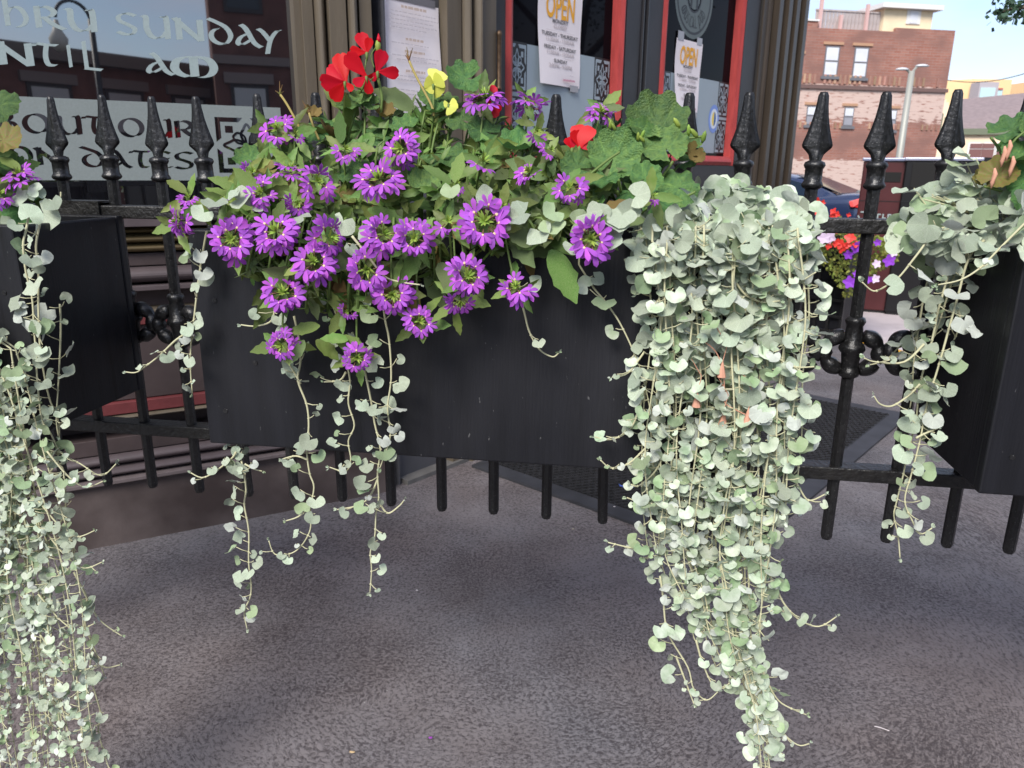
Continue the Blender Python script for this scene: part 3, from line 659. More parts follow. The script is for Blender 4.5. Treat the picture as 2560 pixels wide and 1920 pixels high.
tape_m = M('clear_tape', srgb(150, 150, 155), .2)
ul, ur = w2u(1354, 100), w2u(1462, 100)
open_sheet(ul, ur, 1.742, 2.19, 'white OPEN hours sheet taped on the door with the hinge, above blue-grey film', .02)
ul, ur = W2.px(1697, 150)[0], W2.px(1762, 150)[0]
open_sheet(ul, ur, W2.px(1725, 283)[1], W2.px(1697, 82)[1]-.02, 'white OPEN hours sheet taped under the round emblem on the door', .025)
# rules and headings notice beside the pilaster
u0, u1 = W2.px(944, 100)[0]+.005, W2.px(1100, 100)[0]-.012; z1, z0 = 1.965, 1.525
r = sheet_paper('house_rules_notice', W2, u0, u1, z0, z1, .012, 'white sheet of small print taped between the tan pilasters', lambda a, c: .006*math.sin(c*5)+.008*(1-c)**2*a)
ln_ = [(.06, .30, .72, .022, 1)]+[(.105+i*.032, .13, (.90, .92, .85, .90, .72)[i], .008, 0) for i in range(5)]+[(.315, .36, .66, .02, 1), (.355, .13, .75, .008, 0), (.415, .34, .68, .02, 1), (.455, .13, .92, .008, 0), (.487, .2, .88, .008, 0), (.575, .35, .68, .02, 1), (.62, .13, .88, .008, 0), (.65, .2, .92, .008, 0)]+[(.735+i*.032, .14, .85-.06*i, .008, 0) for i in range(5)]
for f, a, c, h, head in ln_:
    z = z1-(z1-z0)*f; wd = u1-u0; b = MB(); x = a
    while x < c-.02:
        l = min(c-x, rng.uniform(.03, .09)); W2.box(b, u0+wd*x, u0+wd*(x+l), z-h*(z1-z0)*.5, z+h*(z1-z0)*.5, .0275, .0278); x += l+.012
    b.build('heading' if head else 'text_line', ink_tan if head else ink_lt, r)
b = MB(); W2.box(b, u0+.02, u1-.02, z1-.004, z1+.022, .008, .0082); b.build('tape', ink_dk, r)
# ================================================================ doormat
dm_dir, dm_per = W2.u, W2.n
c0 = V((-.184, 3.28, 0))
mat_e = empty('doormat', c0, 0, 'large black rubber scraper mat on the ground before the pub doors', 'doormat')
rub = M('black_rubber', (.018, .018, .02), .6, var=.3, vscale=30); rub_b = M('rubber_border', (.035, .036, .042), .55, var=.2, vscale=10)
MW, ML = 1.32, 2.25; bw = .085
def mp_(a, d, z): q = c0+dm_dir*a+dm_per*d; return V((q.x, q.y, z))
b = MB(); b.prism([mp_(bw, bw*.2, .003), mp_(ML-bw, bw*.2, .003), mp_(ML-bw, MW-bw, .003), mp_(bw, MW-bw, .003)], (0, 0, .006)); b.build('mat_base', rub, mat_e)
for q in ((0, 0, bw-.0005, MW), (ML-bw+.0005, 0, ML, MW), (bw, MW-bw+.0005, ML-bw, MW)):
    b = MB(); b.prism([mp_(q[0], q[1], .002), mp_(q[2], q[1], .002), mp_(q[2], q[3], .002), mp_(q[0], q[3], .002)], (0, 0, .012)); b.build('border', rub_b, mat_e)
b = MB(); st = .034
i = 0
a = bw+.01
while a < ML-bw-.01:                         # raised honeycomb bars
    d = bw*.2+.01+(st/2 if i % 2 else 0)
    while d < MW-bw-.02:
        p0 = mp_(a, d, .0095); b.obox(p0+V((0, 0, .003)), dm_dir*.003, dm_per*.011, (0, 0, .004)); 
        p1 = mp_(a+.013, d+.017, .0095); b.obox(p1+V((0, 0, .003)), (dm_dir*.8+dm_per*.6)*.009, (dm_per*.8-dm_dir*.6)*.0028, (0, 0, .0038)); d += st
    a += .026; i += 1
tag(b.build('scraper_bars', rub, mat_e), kind='stuff')

# ================================================================ litter on the ground and mat
def scrap(name, px_, py_, z, size, mat, label, cat='litter', seed=1):
    r_ = random.Random(seed); p = at_z(px_, py_, z); b = MB(); n = 7; vs = []
    for k in range(n): g = 2*math.pi*k/n; rr = size*r_.uniform(.6, 1.1); vs.append(p+V((rr*math.cos(g), rr*.6*math.sin(g), .002+r_.uniform(0, size*.3))))
    vs.append(p+V((0, 0, .002+size*.25))); b.add(vs, [(k, (k+1) % n, n) for k in range(n)]); o = b.build(name, mat); tag(o, label, cat); return o
scrap('fallen_petal', 1076, 1846, 0, .007, purple, 'single purple petal lying on the swirled concrete', 'petal', 3)
scrap('fallen_petal', 882, 1882, 0, .008, M('dry_petal', (.5, .36, .2), .8), 'dried tan petal lying on the swirled concrete', 'petal', 4)
scrap('paper_scrap', 1042, 1477, 0, .004, paper_m, 'white paper speck on concrete under the hanging strands', 'litter', 5)
scrap('paper_scrap', 1432, 1324, 0, .006, M('cream_scrap', (.55, .5, .36), .8), 'cream paper scrap on concrete beside the mat edge', 'litter', 6)
scrap('paper_scrap', 1536, 1268, .014, .006, paper_m, 'white paper scrap on the black mat beside its border', 'litter', 8)
p = at_z(2186, 1817, 0); b = MB(); b.tube([p+V((0, 0, .002)), p+V((.012, -.006, .003)), p+V((.03, -.016, .002))], .0008, 5); tag(b.build('wood_splinter', paper_m), 'pale thin splinter lying alone on the grey paving', 'splinter')
p = at_z(1565, 1217, .016); b = MB()
for k in range(4):
    r_ = random.Random(k); q = [p+V((-.03+.016*i, r_.uniform(-.012, .012), .002+r_.uniform(0, .006))) for i in range(5)]; b.tube(q, .0013, 5)
tag(b.build('blue_thread', M('blue_thread_fibre', srgb(70, 95, 175), .7)), 'tangle of blue thread dropped on the black mat', 'thread')
b = MB()
for k in range(90):                          # grit swept over the concrete
    x, y = rng.uniform(200, 2500), rng.uniform(1180, 1900); p = at_z(x, y, 0)
    if p.y > 2.9: continue
    s_ = rng.uniform(.0008, .0020); b.lathe(p+V((0, 0, s_*.3)), [(s_*.5, -s_*.5), (s_, 0), (s_*.4, s_*.5)], 5)
tag(b.build('grit', kerb_m), 'fine pale grit scattered over the concrete', 'grit', kind='stuff')

# ================================================================ waste bins
def bin_(name, x0, x1, Y, ztop, col, label, slot, rounded):
    a = at_y(x0, 430, Y); c = at_y(x1, 430, Y); wd = c.x-a.x; dpt = .62; base = V((a.x, Y, 0))
    e_ = empty(name, base, R(-26), label, 'waste bin')
    body = M(name+'_'+str(len(bpy.data.materials)), col, .4, var=.12, vscale=5, spec=.5); 
    b = MB(); b.box((0, 0, .03), (wd, dpt, ztop-.03)); b.build('body', body, e_, bevel=.012, local=True)
    b = MB(); b.box((-.012, -.02, ztop-.0295), (wd+.012, dpt+.02, ztop)); b.build('lid', M('bin_lid_'+str(len(bpy.data.materials)), srgb(130, 138, 165) if not rounded else srgb(150, 155, 175), .3, metal=.2), e_, bevel=.008, local=True)
    b = MB(); b.box((wd*slot[0], -.006, ztop-slot[2]), (wd*slot[1], -.0005, ztop-slot[3])); b.build('opening', M('bin_dark_'+str(len(bpy.data.materials)), (.003, .003, .003), .7), e_, bevel=.002, local=True)
    b = MB(); b.box((.0, -.004, ztop-.40), (wd, -.0003, ztop-.394)); b.build('seam', iron, e_, local=True)
    b = MB(); b.box((.02, .02, 0), (wd-.02, dpt-.02, .029)); b.build('foot', iron, e_, local=True)
    return e_, wd
e1, wd1 = bin_('waste_bin', 2156, 2254, 7.5, 1.478, srgb(72, 32, 34), 'maroon metal recycling bin beside the black bin', (.12, .9, .22, .13), False)
e2, wd2 = bin_('waste_bin', 2261, 2425, 7.30, 1.482, srgb(15, 15, 18), 'black metal waste bin with a wide square opening', (.10, .62, .27, .05), True)
b = MB(); vs = []; n = 16                     # the black bin's rounded hood at its far end
hood = [(wd2+.013, .02), (wd2+.013, 1.47)]+[(wd2+.02+.34*math.sin(R(90*k/12)), 1.20+.285*math.cos(R(90*k/12))) for k in range(13)]+[(wd2+.36, .02)]
b.prism([(x, .03, z) for x, z in hood], (0, .55, 0)); b.build('side_hood', M('bin_hood', (.008, .008, .01), .35), e2, local=True)
def tri_mark(e_, x, z, s, ch):
    b = MB()
    for k in range(3):
        g = R(90+120*k); b.obox((x+s*math.cos(g), -.0085, z+s*math.sin(g)), (-s*.55*math.sin(g), 0, s*.55*math.cos(g)), (0, .001, 0), (s*.2*math.cos(g), 0, s*.2*math.sin(g)))
    b.build('white_mark', letter_w, e_, local=True)
tri_mark(e1, wd1*.13, 1.478-.535, .032, 0)
b = MB()
for k, (x, w_) in enumerate(((.24, .05), (.36, .05), (.48, .05), (.60, .05), (.72, .055))): b.box((wd1*x, -.0055, 1.478-.56), (wd1*x+.012, -.0008, 1.478-.515)); b.box((wd1*x+.012, -.0055, 1.478-.56+(.0 if k % 2 else .033)), (wd1*x+.032, -.0008, 1.478-.548+(.0 if k % 2 else .033)))
b.build('white_lettering', letter_w, e1, local=True)
b = MB(); b.box((wd2*.42, -.0055, 1.482-.58), (wd2*.56, -.0008, 1.482-.50)); b.build('white_label', letter_w, e2, local=True)

# ================================================================ lattice planter stand on the pavement
lb = V((2.30, 6.72, 0)); le = empty('lattice_stand', lb, R(-52), 'black iron lattice planter stand with trailing flowers on the pavement corner', 'planter stand')
def lat(x0, x1, z0, z1, y, nx, nz_):
    for i in range(nx+1):
        x = x0+(x1-x0)*i/nx; b = MB(); b.box((x-.012, y-.008, z0), (x+.012, y+.008, z1)); b.build('slat', iron, le, local=True)
    for i in range(nz_+1):
        z = z0+(z1-z0)*i/nz_; b = MB(); b.box((x0-.013, y-.0155, z-.012), (x1+.013, y-.0085, z+.012)); b.build('slat', iron, le, local=True)
lat(0, .70, .05, .86, 0, 6, 6)
b = MB(); b.box((-.09, -.04, 0), (-.02, .03, 1.02)); b.box((-.11, -.055, .78), (.0, -.041, .98)); b.build('post', iron, le, bevel=.004, local=True)
b = MB()
pts = [(-.055+.034*math.cos(2*math.pi*i/16), -.062, .90+.045*math.sin(2*math.pi*i/16)) for i in range(17)]; b.tube(pts, .009, 6); b.build('ring_ornament', iron, le, smooth=True, local=True)
b = MB(); b.box((.0, .02, .06), (.70, .32, .84)); b.build('trough', planter_black, le, bevel=.004, local=True)

# ================================================================ parked car
car_o = V((6.35, 13.1, -.12)); car = empty('parked_car', car_o, 0, 'dark blue sedan parked beyond the planter stand, red tail lamp showing', 'car')
hd = R(139)                                   # heading of the car's nose
cX, cY = V((math.cos(hd), math.sin(hd), 0)), V((-math.sin(hd), math.cos(hd), 0))
def cw(x, y, z): q = car_o+cX*x+cY*y; return V((q.x, q.y, car_o.z+z))
paint = M('dark_blue_car_paint', (.018, .032, .085), .22, metal=.2, coat=1.0, spec=.5); car_glass = M('car_glass', (.02, .035, .06), .03, ior=2.0); tyre = M('tyre', (.015, .015, .015), .8); rim = M('alloy', (.45, .45, .47), .3, metal=1)
tail = M('red_tail_lamp', (.60, .012, .014), .35, spec=.3); tail_c = M('clear_lamp', (.62, .12, .11), .1); chrome = M('chrome', (.6, .6, .62), .15, metal=1)
def loft(b, rings, close=False):
    n = len(rings[0]); vs = [q for r_ in rings for q in r_]; fx = []
    for i in range(len(rings)-1):
        for k in range(n-1): fx.append((i*n+k, i*n+k+1, (i+1)*n+k+1, (i+1)*n+k))
    fx += [tuple(range(n)), tuple((len(rings)-1)*n+k for k in range(n-1, -1, -1))]; b.add(vs, fx)
st_ = [(0, .76, .55, 1.06), (.06, .84, .40, 1.10), (.4, .90, .25, 1.11), (.95, .92, .22, 1.06), (1.6, .93, .22, 1.0), (2.6, .93, .22, .98), (3.5, .92, .22, .93), (4.3, .88, .24, .84), (4.68, .76, .32, .74), (4.76, .66, .42, .62)]
b = MB(); rings = []
for x, hw, zb_, zt in st_: rings.append([cw(x, y, z) for y, z in ((hw*.8, zb_), (hw, zb_+.1), (hw*1.0, (zb_+zt)*.52), (hw*.985, zt-.10), (hw*.90, zt-.02), (hw*.55, zt+.012), (0, zt+.02), (-hw*.55, zt+.012), (-hw*.9, zt-.02), (-hw*.985, zt-.10), (-hw, (zb_+zt)*.52), (-hw, zb_+.1), (-hw*.8, zb_))])
loft(b, rings); body = b.build('body', paint, car, smooth=True)
gh = [(.55, .72, 1.04, 1.06), (.9, .74, 1.0, 1.20), (1.3, .74, .98, 1.36), (1.7, .73, .97, 1.43), (2.3, .72, .96, 1.445), (2.8, .72, .95, 1.40), (3.2, .73, .94, 1.22), (3.6, .74, .92, .96)]
b = MB(); rings = []
for x, hw, zb_, zt in gh:
    f = min(1, max(.05, (zt-zb_)/.45)); tw = hw*(1-.16*f)
    rings.append([cw(x, y, z) for y, z in ((hw+.10, zb_-.03), (hw+.04, zb_+.02), (tw+.02, zt-.07*f), (tw-.10, zt-.015), (0, zt+.01), (-tw+.10, zt-.015), (-tw-.02, zt-.07*f), (-hw-.04, zb_+.02), (-hw-.10, zb_-.03))])
loft(b, rings); b.build('cabin', paint, car, smooth=True)
def quad_out(name, pts, mat, off=.012):        # a pane laid a little proud of the cabin
    P = [cw(*q) for q in pts]; nrm = (P[1]-P[0]).cross(P[2]-P[0]).normalized()
    ctr = sum(P, V())/len(P)
    if nrm.dot(ctr-cw(2.2, 0, .9)) < 0: nrm = -nrm
    b = MB(); b.prism([q+nrm*(off-.01) for q in P], nrm*.01); return b.build(name, mat, car)
sy = lambda z, x: .765-.26*(z-1.0)
for sg in (1, -1):
    quad_out('side_window', [(1.02, sg*sy(1.06, 0), 1.06), (1.62, sg*sy(1.05, 0), 1.05), (1.62, sg*sy(1.36, 0), 1.36), (1.25, sg*sy(1.27, 0), 1.27)], car_glass, .02)
    quad_out('side_window', [(1.70, sg*sy(1.05, 0), 1.05), (2.9, sg*sy(1.0, 0), 1.0), (2.72, sg*sy(1.34, 0), 1.33), (2.2, sg*sy(1.38, 0), 1.38), (1.70, sg*sy(1.37, 0), 1.37)], car_glass, .02)
quad_out('rear_window', [(.62, -.60, 1.10), (.62, .60, 1.10), (1.42, .52, 1.395), (1.42, -.52, 1.395)], car_glass, .02)
quad_out('windscreen', [(3.5, -.60, 1.0), (3.5, .60, 1.0), (2.78, .52, 1.39), (2.78, -.52, 1.39)], car_glass, .03)
for sg in (1, -1):
    b = MB(); P = [(-.01, sg*.40, .90), (.0, sg*.76, .86), (.30, sg*.915, .92), (.34, sg*.90, 1.0), (.10, sg*.80, 1.09), (-.005, sg*.42, 1.05)]
    b.prism([cw(*q)-cX*.03+cY*sg*.01 for q in P], cX*.05+cY*sg*.012); b.build('tail_lamp', tail, car)
    b = MB(); b.prism([cw(-.045, sg*.5, .955), cw(-.04, sg*.76, .94), cw(-.04, sg*.76, .975), cw(-.045, sg*.5, .99)], cX*.01); b.build('lamp_strip', tail_c, car)
    for x in (.95, 3.75):
        c_ = cw(x, sg*.90, .33); b = MB(); vs = []
        pr = [(.18, -.09), (.31, -.10), (.33, -.06), (.33, .06), (.31, .10), (.18, .09)]; n = 20; fx = []
        for r_, y in pr:
            for k in range(n): g_ = 2*math.pi*k/n; vs.append(c_+cX*r_*math.cos(g_)+V((0, 0, r_*math.sin(g_)))+cY*y)
        for i in range(5):
            for k in range(n): fx.append((i*n+k, i*n+(k+1) % n, (i+1)*n+(k+1) % n, (i+1)*n+k))
        b.add(vs, fx); wl = b.build('wheel', tyre, car, smooth=True)
        b = MB(); vs = [c_+cX*.2*math.cos(2*math.pi*k/n)+V((0, 0, .2*math.sin(2*math.pi*k/n)))+cY*sg*.085 for k in range(n)]; b.prism(vs, cY*sg*.012); b.build('rim', rim, wl)
b = MB(); b.obox(cw(-.03, 0, .88), cX*.01, cY*.28, (0, 0, .06)); b.build('number_plate', M('plate', (.6, .6, .6), .5), car)
b = MB(); b.obox(cw(-.04, 0, .5), cX*.05, cY*.74, (0, 0, .11)); b.build('bumper', paint, car, bevel=.02)

# ================================================================ brick building across the street
def brick_mat():
    mt = bpy.data.materials.new('weathered_brick'); mt.use_nodes = True; t = mt.node_tree; nd = t.nodes; ln = t.links.new; b = nd['Principled BSDF']; b.inputs['Roughness'].default_value = .85
    tc = nd.new('ShaderNodeTexCoord'); mp0 = nd.new('ShaderNodeMapping'); ln(tc.outputs['Object'], mp0.inputs[0])
    sp = nd.new('ShaderNodeSeparateXYZ'); ln(mp0.outputs[0], sp.inputs[0]); cb = nd.new('ShaderNodeCombineXYZ'); ln(sp.outputs[0], cb.inputs[0]); ln(sp.outputs[2], cb.inputs[1])
    br = nd.new('ShaderNodeTexBrick'); br.inputs['Scale'].default_value = 1; br.inputs['Brick Width'].default_value = .42; br.inputs['Row Height'].default_value = .13; br.inputs['Mortar Size'].default_value = .012
    br.inputs['Color1'].default_value = (.31, .125, .09, 1); br.inputs['Color2'].default_value = (.38, .18, .135, 1); br.inputs['Mortar'].default_value = (.36, .24, .20, 1); ln(cb.outputs[0], br.inputs['Vector'])
    def noise(sc, det, st):
        m_ = nd.new('ShaderNodeMapping'); m_.inputs['Scale'].default_value = st; ln(tc.outputs['Object'], m_.inputs[0]); n = nd.new('ShaderNodeTexNoise'); n.inputs['Scale'].default_value = sc; n.inputs['Detail'].default_value = det; ln(m_.outputs[0], n.inputs['Vector']); return n.outputs['Fac']
    def mixc(f, a, c):
        n = nd.new('ShaderNodeMixRGB'); ln(f, n.inputs[0]); ln(a, n.inputs[1])
        if isinstance(c, tuple): n.inputs[2].default_value = c
        else: ln(c, n.inputs[2])
        return n.outputs[0]
    # worn limewash lies in patches on two storeys: bands by height times broken noise
    r1 = nd.new('ShaderNodeValToRGB'); cr = r1.color_ramp; cr.interpolation = 'LINEAR'
    z = nd.new('ShaderNodeMath'); z.operation = 'DIVIDE'; z.inputs[1].default_value = 10; ln(sp.outputs[2], z.inputs[0])
    for pos, v in ((.02, 1.0), (.20, 1.0), (.225, .45), (.30, .34), (.37, .42), (.405, .85), (.43, 1.0), (.565, 1.0), (.585, .3), (.64, .12)):
        el = cr.elements.new(pos); el.color = (v, v, v, 1)
    cr.elements[0].color = (1, 1, 1, 1); cr.elements[-1].color = (.05, .05, .05, 1); ln(z.outputs[0], r1.inputs[0])
    ns = noise(3.2, 6, (.7, .7, 3.2)); sm = nd.new('ShaderNodeMath'); sm.operation = 'MULTIPLY_ADD'; sm.inputs[1].default_value = .55; ln(r1.outputs[0], sm.inputs[0]); ln(ns, sm.inputs[2])
    th = nd.new('ShaderNodeValToRGB'); th.color_ramp.elements[0].position = .90; th.color_ramp.elements[1].position = 1.0
    ln(sm.outputs[0], th.inputs[0])
    g2 = nd.new('ShaderNodeValToRGB'); g2.color_ramp.elements[0].position = .4; g2.color_ramp.elements[1].position = .62; ln(noise(.55, 4, (1, 1, 1.6)), g2.inputs[0])
    c1_ = mixc(g2.outputs[0], br.outputs['Color'], (.25, .13, .105, 1)); col = mixc(th.outputs[0], c1_, (.60, .45, .39, 1)); ln(col, b.inputs['Base Color'])
    bp = nd.new('ShaderNodeBump'); bp.inputs['Strength'].default_value = .5; bp.inputs['Distance'].default_value = .03; ln(br.outputs['Fac'], bp.inputs['Height']); ln(bp.outputs[0], b.inputs['Normal']); return mt
brick_m = brick_mat()
lint = M('orange_lintel', (.46, .27, .17), .8); wfr = M('grey_window_frame', srgb(110, 110, 115), .6); wpane = M('pale_blind_pane', srgb(214, 216, 222), .25, var=.06, vscale=2); wpane2 = M('grey_pane', srgb(150, 150, 158), .2, var=.1, vscale=2); cream = M('cream_siding', srgb(232, 214, 180), .7, var=.05, vscale=2); white_t = M('white_trim', (.75, .74, .72), .6); rail_w = M('weathered_boards', srgb(170, 160, 158), .8, var=.15, vscale=4)
BA, BB = at_y(1930, 400, 40), at_y(2338, 400, 41.8)
bd = V((BB.x-BA.x, BB.y-BA.y, 0)); BL = bd.length; bd.normalize(); bang = math.atan2(bd.y, bd.x); bn = V((bd.y, -bd.x, 0))
O_B = V((BA.x, BA.y, -.16)); bld = empty('brick_building', O_B, bang, 'old red brick building with patches of worn limewash and a rooftop hut', 'building')
class BW:
    pass
def bpx(x, y): q = on_plane(x, y, V((O_B.x, O_B.y, 0)), bn); return ((q-V((O_B.x, O_B.y, 0))).dot(bd), q.z+.16)
zt_l = bpx(1990, 60)[1]; zt_r = bpx(2340, 84)[1]
MB().box((-7, 0, 0), (BL, 16, zt_r)).build('wall', brick_m, bld, local=True)
u_p = bpx(2045, 60)[0]; b = MB(); b.box((-7, .01, zt_r+.001), (u_p, .5, bpx(2020, 52)[1])); b.build('parapet', brick_m, bld, local=True)
b = MB(); b.box((-7, -.05, bpx(2020, 52)[1]+.001), (u_p+.05, .55, bpx(2020, 49)[1]+.03)); b.build('coping', white_t, bld, local=True)
for (x0, y0, x1, y1) in ((1978, 137, 2000, 183), (2056, 114, 2092, 190), (2128, 117, 2164, 194), (2013, 265, 2036, 312), (2106, 268, 2130, 315), (2213, 274, 2236, 325)):
    ua, za = bpx(x0, y1); ub_, _ = bpx(x1, y1); _, zb_ = bpx(x0, y0)
    wn_ = MB().box((ua, -.02, za), (ub_, .12, zb_)).build('window', wfr, bld, local=True)
    fr = .09*(ub_-ua); zmid = (za+zb_)/2
    MB().box((ua+fr, -.035, zmid+.04), (ub_-fr, -.0205, zb_-fr)).build('pane', wpane, wn_, local=True)
    MB().box((ua+fr, -.03, za+fr), (ub_-fr, -.0205, zmid-.04)).build('pane', wpane if y0 < 130 else wpane2, wn_, local=True)
    MB().box((ua-.15, -.06, zb_+.06), (ub_+.15, .05, zb_+.19)).build('lintel', lint, wn_, local=True)
    MB().box((ua-.1, -.08, za-.14), (ub_+.1, .05, za-.01)).build('sill', wfr, wn_, local=True)
zbelt = bpx(2200, 212)[1]; zb2 = bpx(2200, 313)[1]
MB().box((-7, -.10, zbelt-.28), (BL+.05, -.001, zbelt-.10)).build('belt_course', M('dark_belt', (.16, .10, .09), .85), bld, local=True)
dent = M('pale_dentil', (.38, .23, .16), .85, orand=.3)
b0 = MB(); b0.box((0, -.05, 0), (.12, -.001, .42)); dme = b0.mesh('dentil', dent); b0 = MB(); b0.box((0, -.05, 0), (.10, -.001, .28)); dme2 = b0.mesh('dentil', dent)
k = -1.0
while k < BL-.3:
    if rng.random() < .86: link('dentil', dme, bld, WM[bld.name] @ Matrix.Translation((k, 0, zbelt-.02)))
    if rng.random() < .55: link('dentil', dme2, bld, WM[bld.name] @ Matrix.Translation((k+.05, 0, zb2-.2)))
    k += .28
# rooftop hut, deck boards and masts
h0, h1 = bpx(2214, 70)[0], bpx(2336, 70)[0]; hz0 = zt_r; hz1 = bpx(2240, 20)[1]
hut = MB().box((h0, .25, hz0-.2), (h1, 4.4, hz1)).build('roof_hut', cream, bld, local=True)
MB().box((h0-.35, -.1, hz1+.001), (h1+.3, 4.8, hz1+.22)).build('hut_roof', white_t, hut, local=True)
ha, hb = bpx(2278, 52)[0], bpx(2302, 52)[0]; MB().box((ha-.12, .20, bpx(2280, 58)[1]), (hb+.12, .249, bpx(2280, 22)[1])).build('window_frame', white_t, hut, local=True)
MB().box((ha+.05, .18, bpx(2280, 56)[1]), (hb-.05, .1995, bpx(2280, 25)[1])).build('pane', wpane, hut, local=True)
MB().box((h0+.6, 0.01, zt_r+.001), (BL, .2, bpx(2300, 72)[1])).build('parapet', brick_m, bld, local=True)
d0, d1 = bpx(2048, 60)[0], bpx(2208, 70)[0]; k = d0
b0 = MB(); b0.box((0, 0, 0), (.17, .03, .85)); bdm = b0.mesh('board', rail_w)
while k < d1: link('board', bdm, bld, WM[bld.name] @ Matrix.Translation((k, .4, zt_r))); k += .2
MB().box((d0, .36, zt_r+.851), (d1, .47, zt_r+.93)).build('deck_rail', rail_w, bld, local=True)
for x, yt in ((2064, -6), (2112, 35), (2180, 8), (2005, 20)):
    u_, zt_ = bpx(x, yt); MB().box((u_-.07, .2, zt_r+.002), (u_+.07, .34, zt_)).build('mast', M('pink_mast_'+str(x), srgb(205, 170, 165), .7), bld, local=True)

# ================================================================ cream hall and modern block farther off
def front(O, ang): 
    d_ = V((math.cos(ang), math.sin(ang), 0)); n_ = V((d_.y, -d_.x, 0))
    def f(x, y): q = on_plane(x, y, V((O.x, O.y, 0)), n_); return ((q-V((O.x, O.y, 0))).dot(d_), q.z)
    return f
O1 = at_y(2300, 420, 62); O1.z = -.16; a1 = R(-14); ch = empty('cream_hall', O1, a1, 'cream stepped-gable hall with grey hipped roof behind the waste bins', 'building'); f1 = front(O1, a1)
hall_m = M('cream_stucco', srgb(238, 214, 184), .8, var=.05, vscale=1); hall_g = M('green_trim', srgb(110, 116, 96), .7); hall_r = M('grey_shingle_roof', srgb(132, 118, 118), .85, var=.1, vscale=3)
zb = lambda x, y: f1(x, y)[1]+.16
uA_, uB_ = f1(2296, 350)[0], f1(2700, 350)[0]; zg = zb(2450, 337); ze = zb(2450, 327)
MB().box((uA_-3, 0, 0), (uB_, 14, zg)).build('wall', hall_m, ch, local=True)
MB().box((uA_-3.1, -.3, zg+.001), (uB_, 0.2, ze+.15)).build('cornice', hall_g, ch, local=True)
zp = zb(2450, 322); MB().box((uA_-3, -.1, ze+.151), (uB_, .4, zp)).build('parapet', hall_m, ch, local=True)
ug0, ug1 = f1(2318, 300)[0], f1(2384, 300)[0]; gm = (ug0+ug1)/2; gw = ug1-ug0
for i, (wf, y) in enumerate(((1.0, 278), (.66, 264), (.40, 256), (.2, 249))):
    zt_ = zb(2350, y); z0_ = zp if i == 0 else zprev
    MB().box((gm-gw*wf/2, -.12, (0 if i == 0 else z0_+.001)), (gm+gw*wf/2, .5, zt_)).build('gable_step', hall_m, ch, local=True); zprev = zt_
for k in (-.2, 0, .2): MB().box((gm+gw*k-.13, -.16, zb(2350, 330)), (gm+gw*k+.13, -.121, zb(2350, 293 if k else 284))).build('slit_window', hall_g, ch, local=True)
zr = zb(2500, 262); b = MB(); x0_, x1_ = ug1-.3, uB_; 
b.add([(x0_, .45, zp-.1), (x1_, .45, zp-.1), (x1_, 7, zr+1.6), (x0_+2.6, 7, zr+1.0), (x0_, 13.5, zp-.1), (x1_, 13.5, zp-.1)], [(0, 1, 2, 3), (0, 3, 4), (3, 2, 5, 4)]); b.build('roof', hall_r, ch, local=True)
hw_m = M('maroon_sash', srgb(120, 84, 80), .6)
for x in (2332, 2360, 2437, 2468, 2506, 2540, 2580):
    u_ = f1(x, 380)[0]; w_ = MB().box((u_-.55, -.05, zb(2450, 395)), (u_+.55, .1, zb(2450, 357))).build('window', white_t, ch, local=True)
    MB().box((u_-.42, -.09, zb(2450, 371)), (u_+.42, -.051, zb(2450, 359))).build('pane', hw_m, w_, local=True); MB().box((u_-.42, -.09, zb(2450, 394)), (u_+.42, -.051, zb(2450, 373))).build('pane', hw_m, w_, local=True)

O2 = at_y(2434, 420, 110); O2.z = -.16; a2 = R(4); mb = empty('modern_block', O2, a2, 'modern beige and grey block with wide glass corner bay on the skyline', 'building'); f2 = front(O2, a2)
beige = M('beige_render', srgb(236, 200, 150), .8, var=.03, vscale=.5); greyr = M('grey_render', srgb(176, 168, 172), .8); redr = M('red_render', srgb(186, 104, 84), .8); gls = M('pale_green_glass', srgb(186, 214, 216), .1)
def mpx(x, y): u_, z_ = f2(x, y); return u_, z_+.16
def mbox(name, x0, y0, x1, y1, o0, o1, mat, par=None):
    ua_, z1_ = mpx(x0, y0); ub2, z0_ = mpx(x1, y1); return MB().box((ua_, o0, z0_), (ub2, o1, z1_)).build(name, mat, par or mb, local=True)
u0_, zt2 = mpx(2432, 197); u1_ = mpx(2531, 200)[0]
MB().box((u0_, 0, 0), (u1_, 22, zt2)).build('wall', beige, mb, local=True)
mbox('base_band', 2458, 244, 2516, 262, -.3, -.001, redr)
bay = mbox('corner_bay', 2424, 209, 2462, 262, -2.2, -.31, greyr); mbox('bay_glass', 2425, 223, 2457, 248, -2.3, -2.201, gls, bay)
w_ = mbox('window', 2467, 220, 2503, 244, -.12, -.001, greyr); mbox('pane', 2467, 226, 2477, 243, -.2, -.121, gls, w_); mbox('pane', 2489, 226, 2501, 243, -.2, -.121, gls, w_); mbox('window_head', 2468, 220, 2503, 225, -.3, -.201, redr, w_)
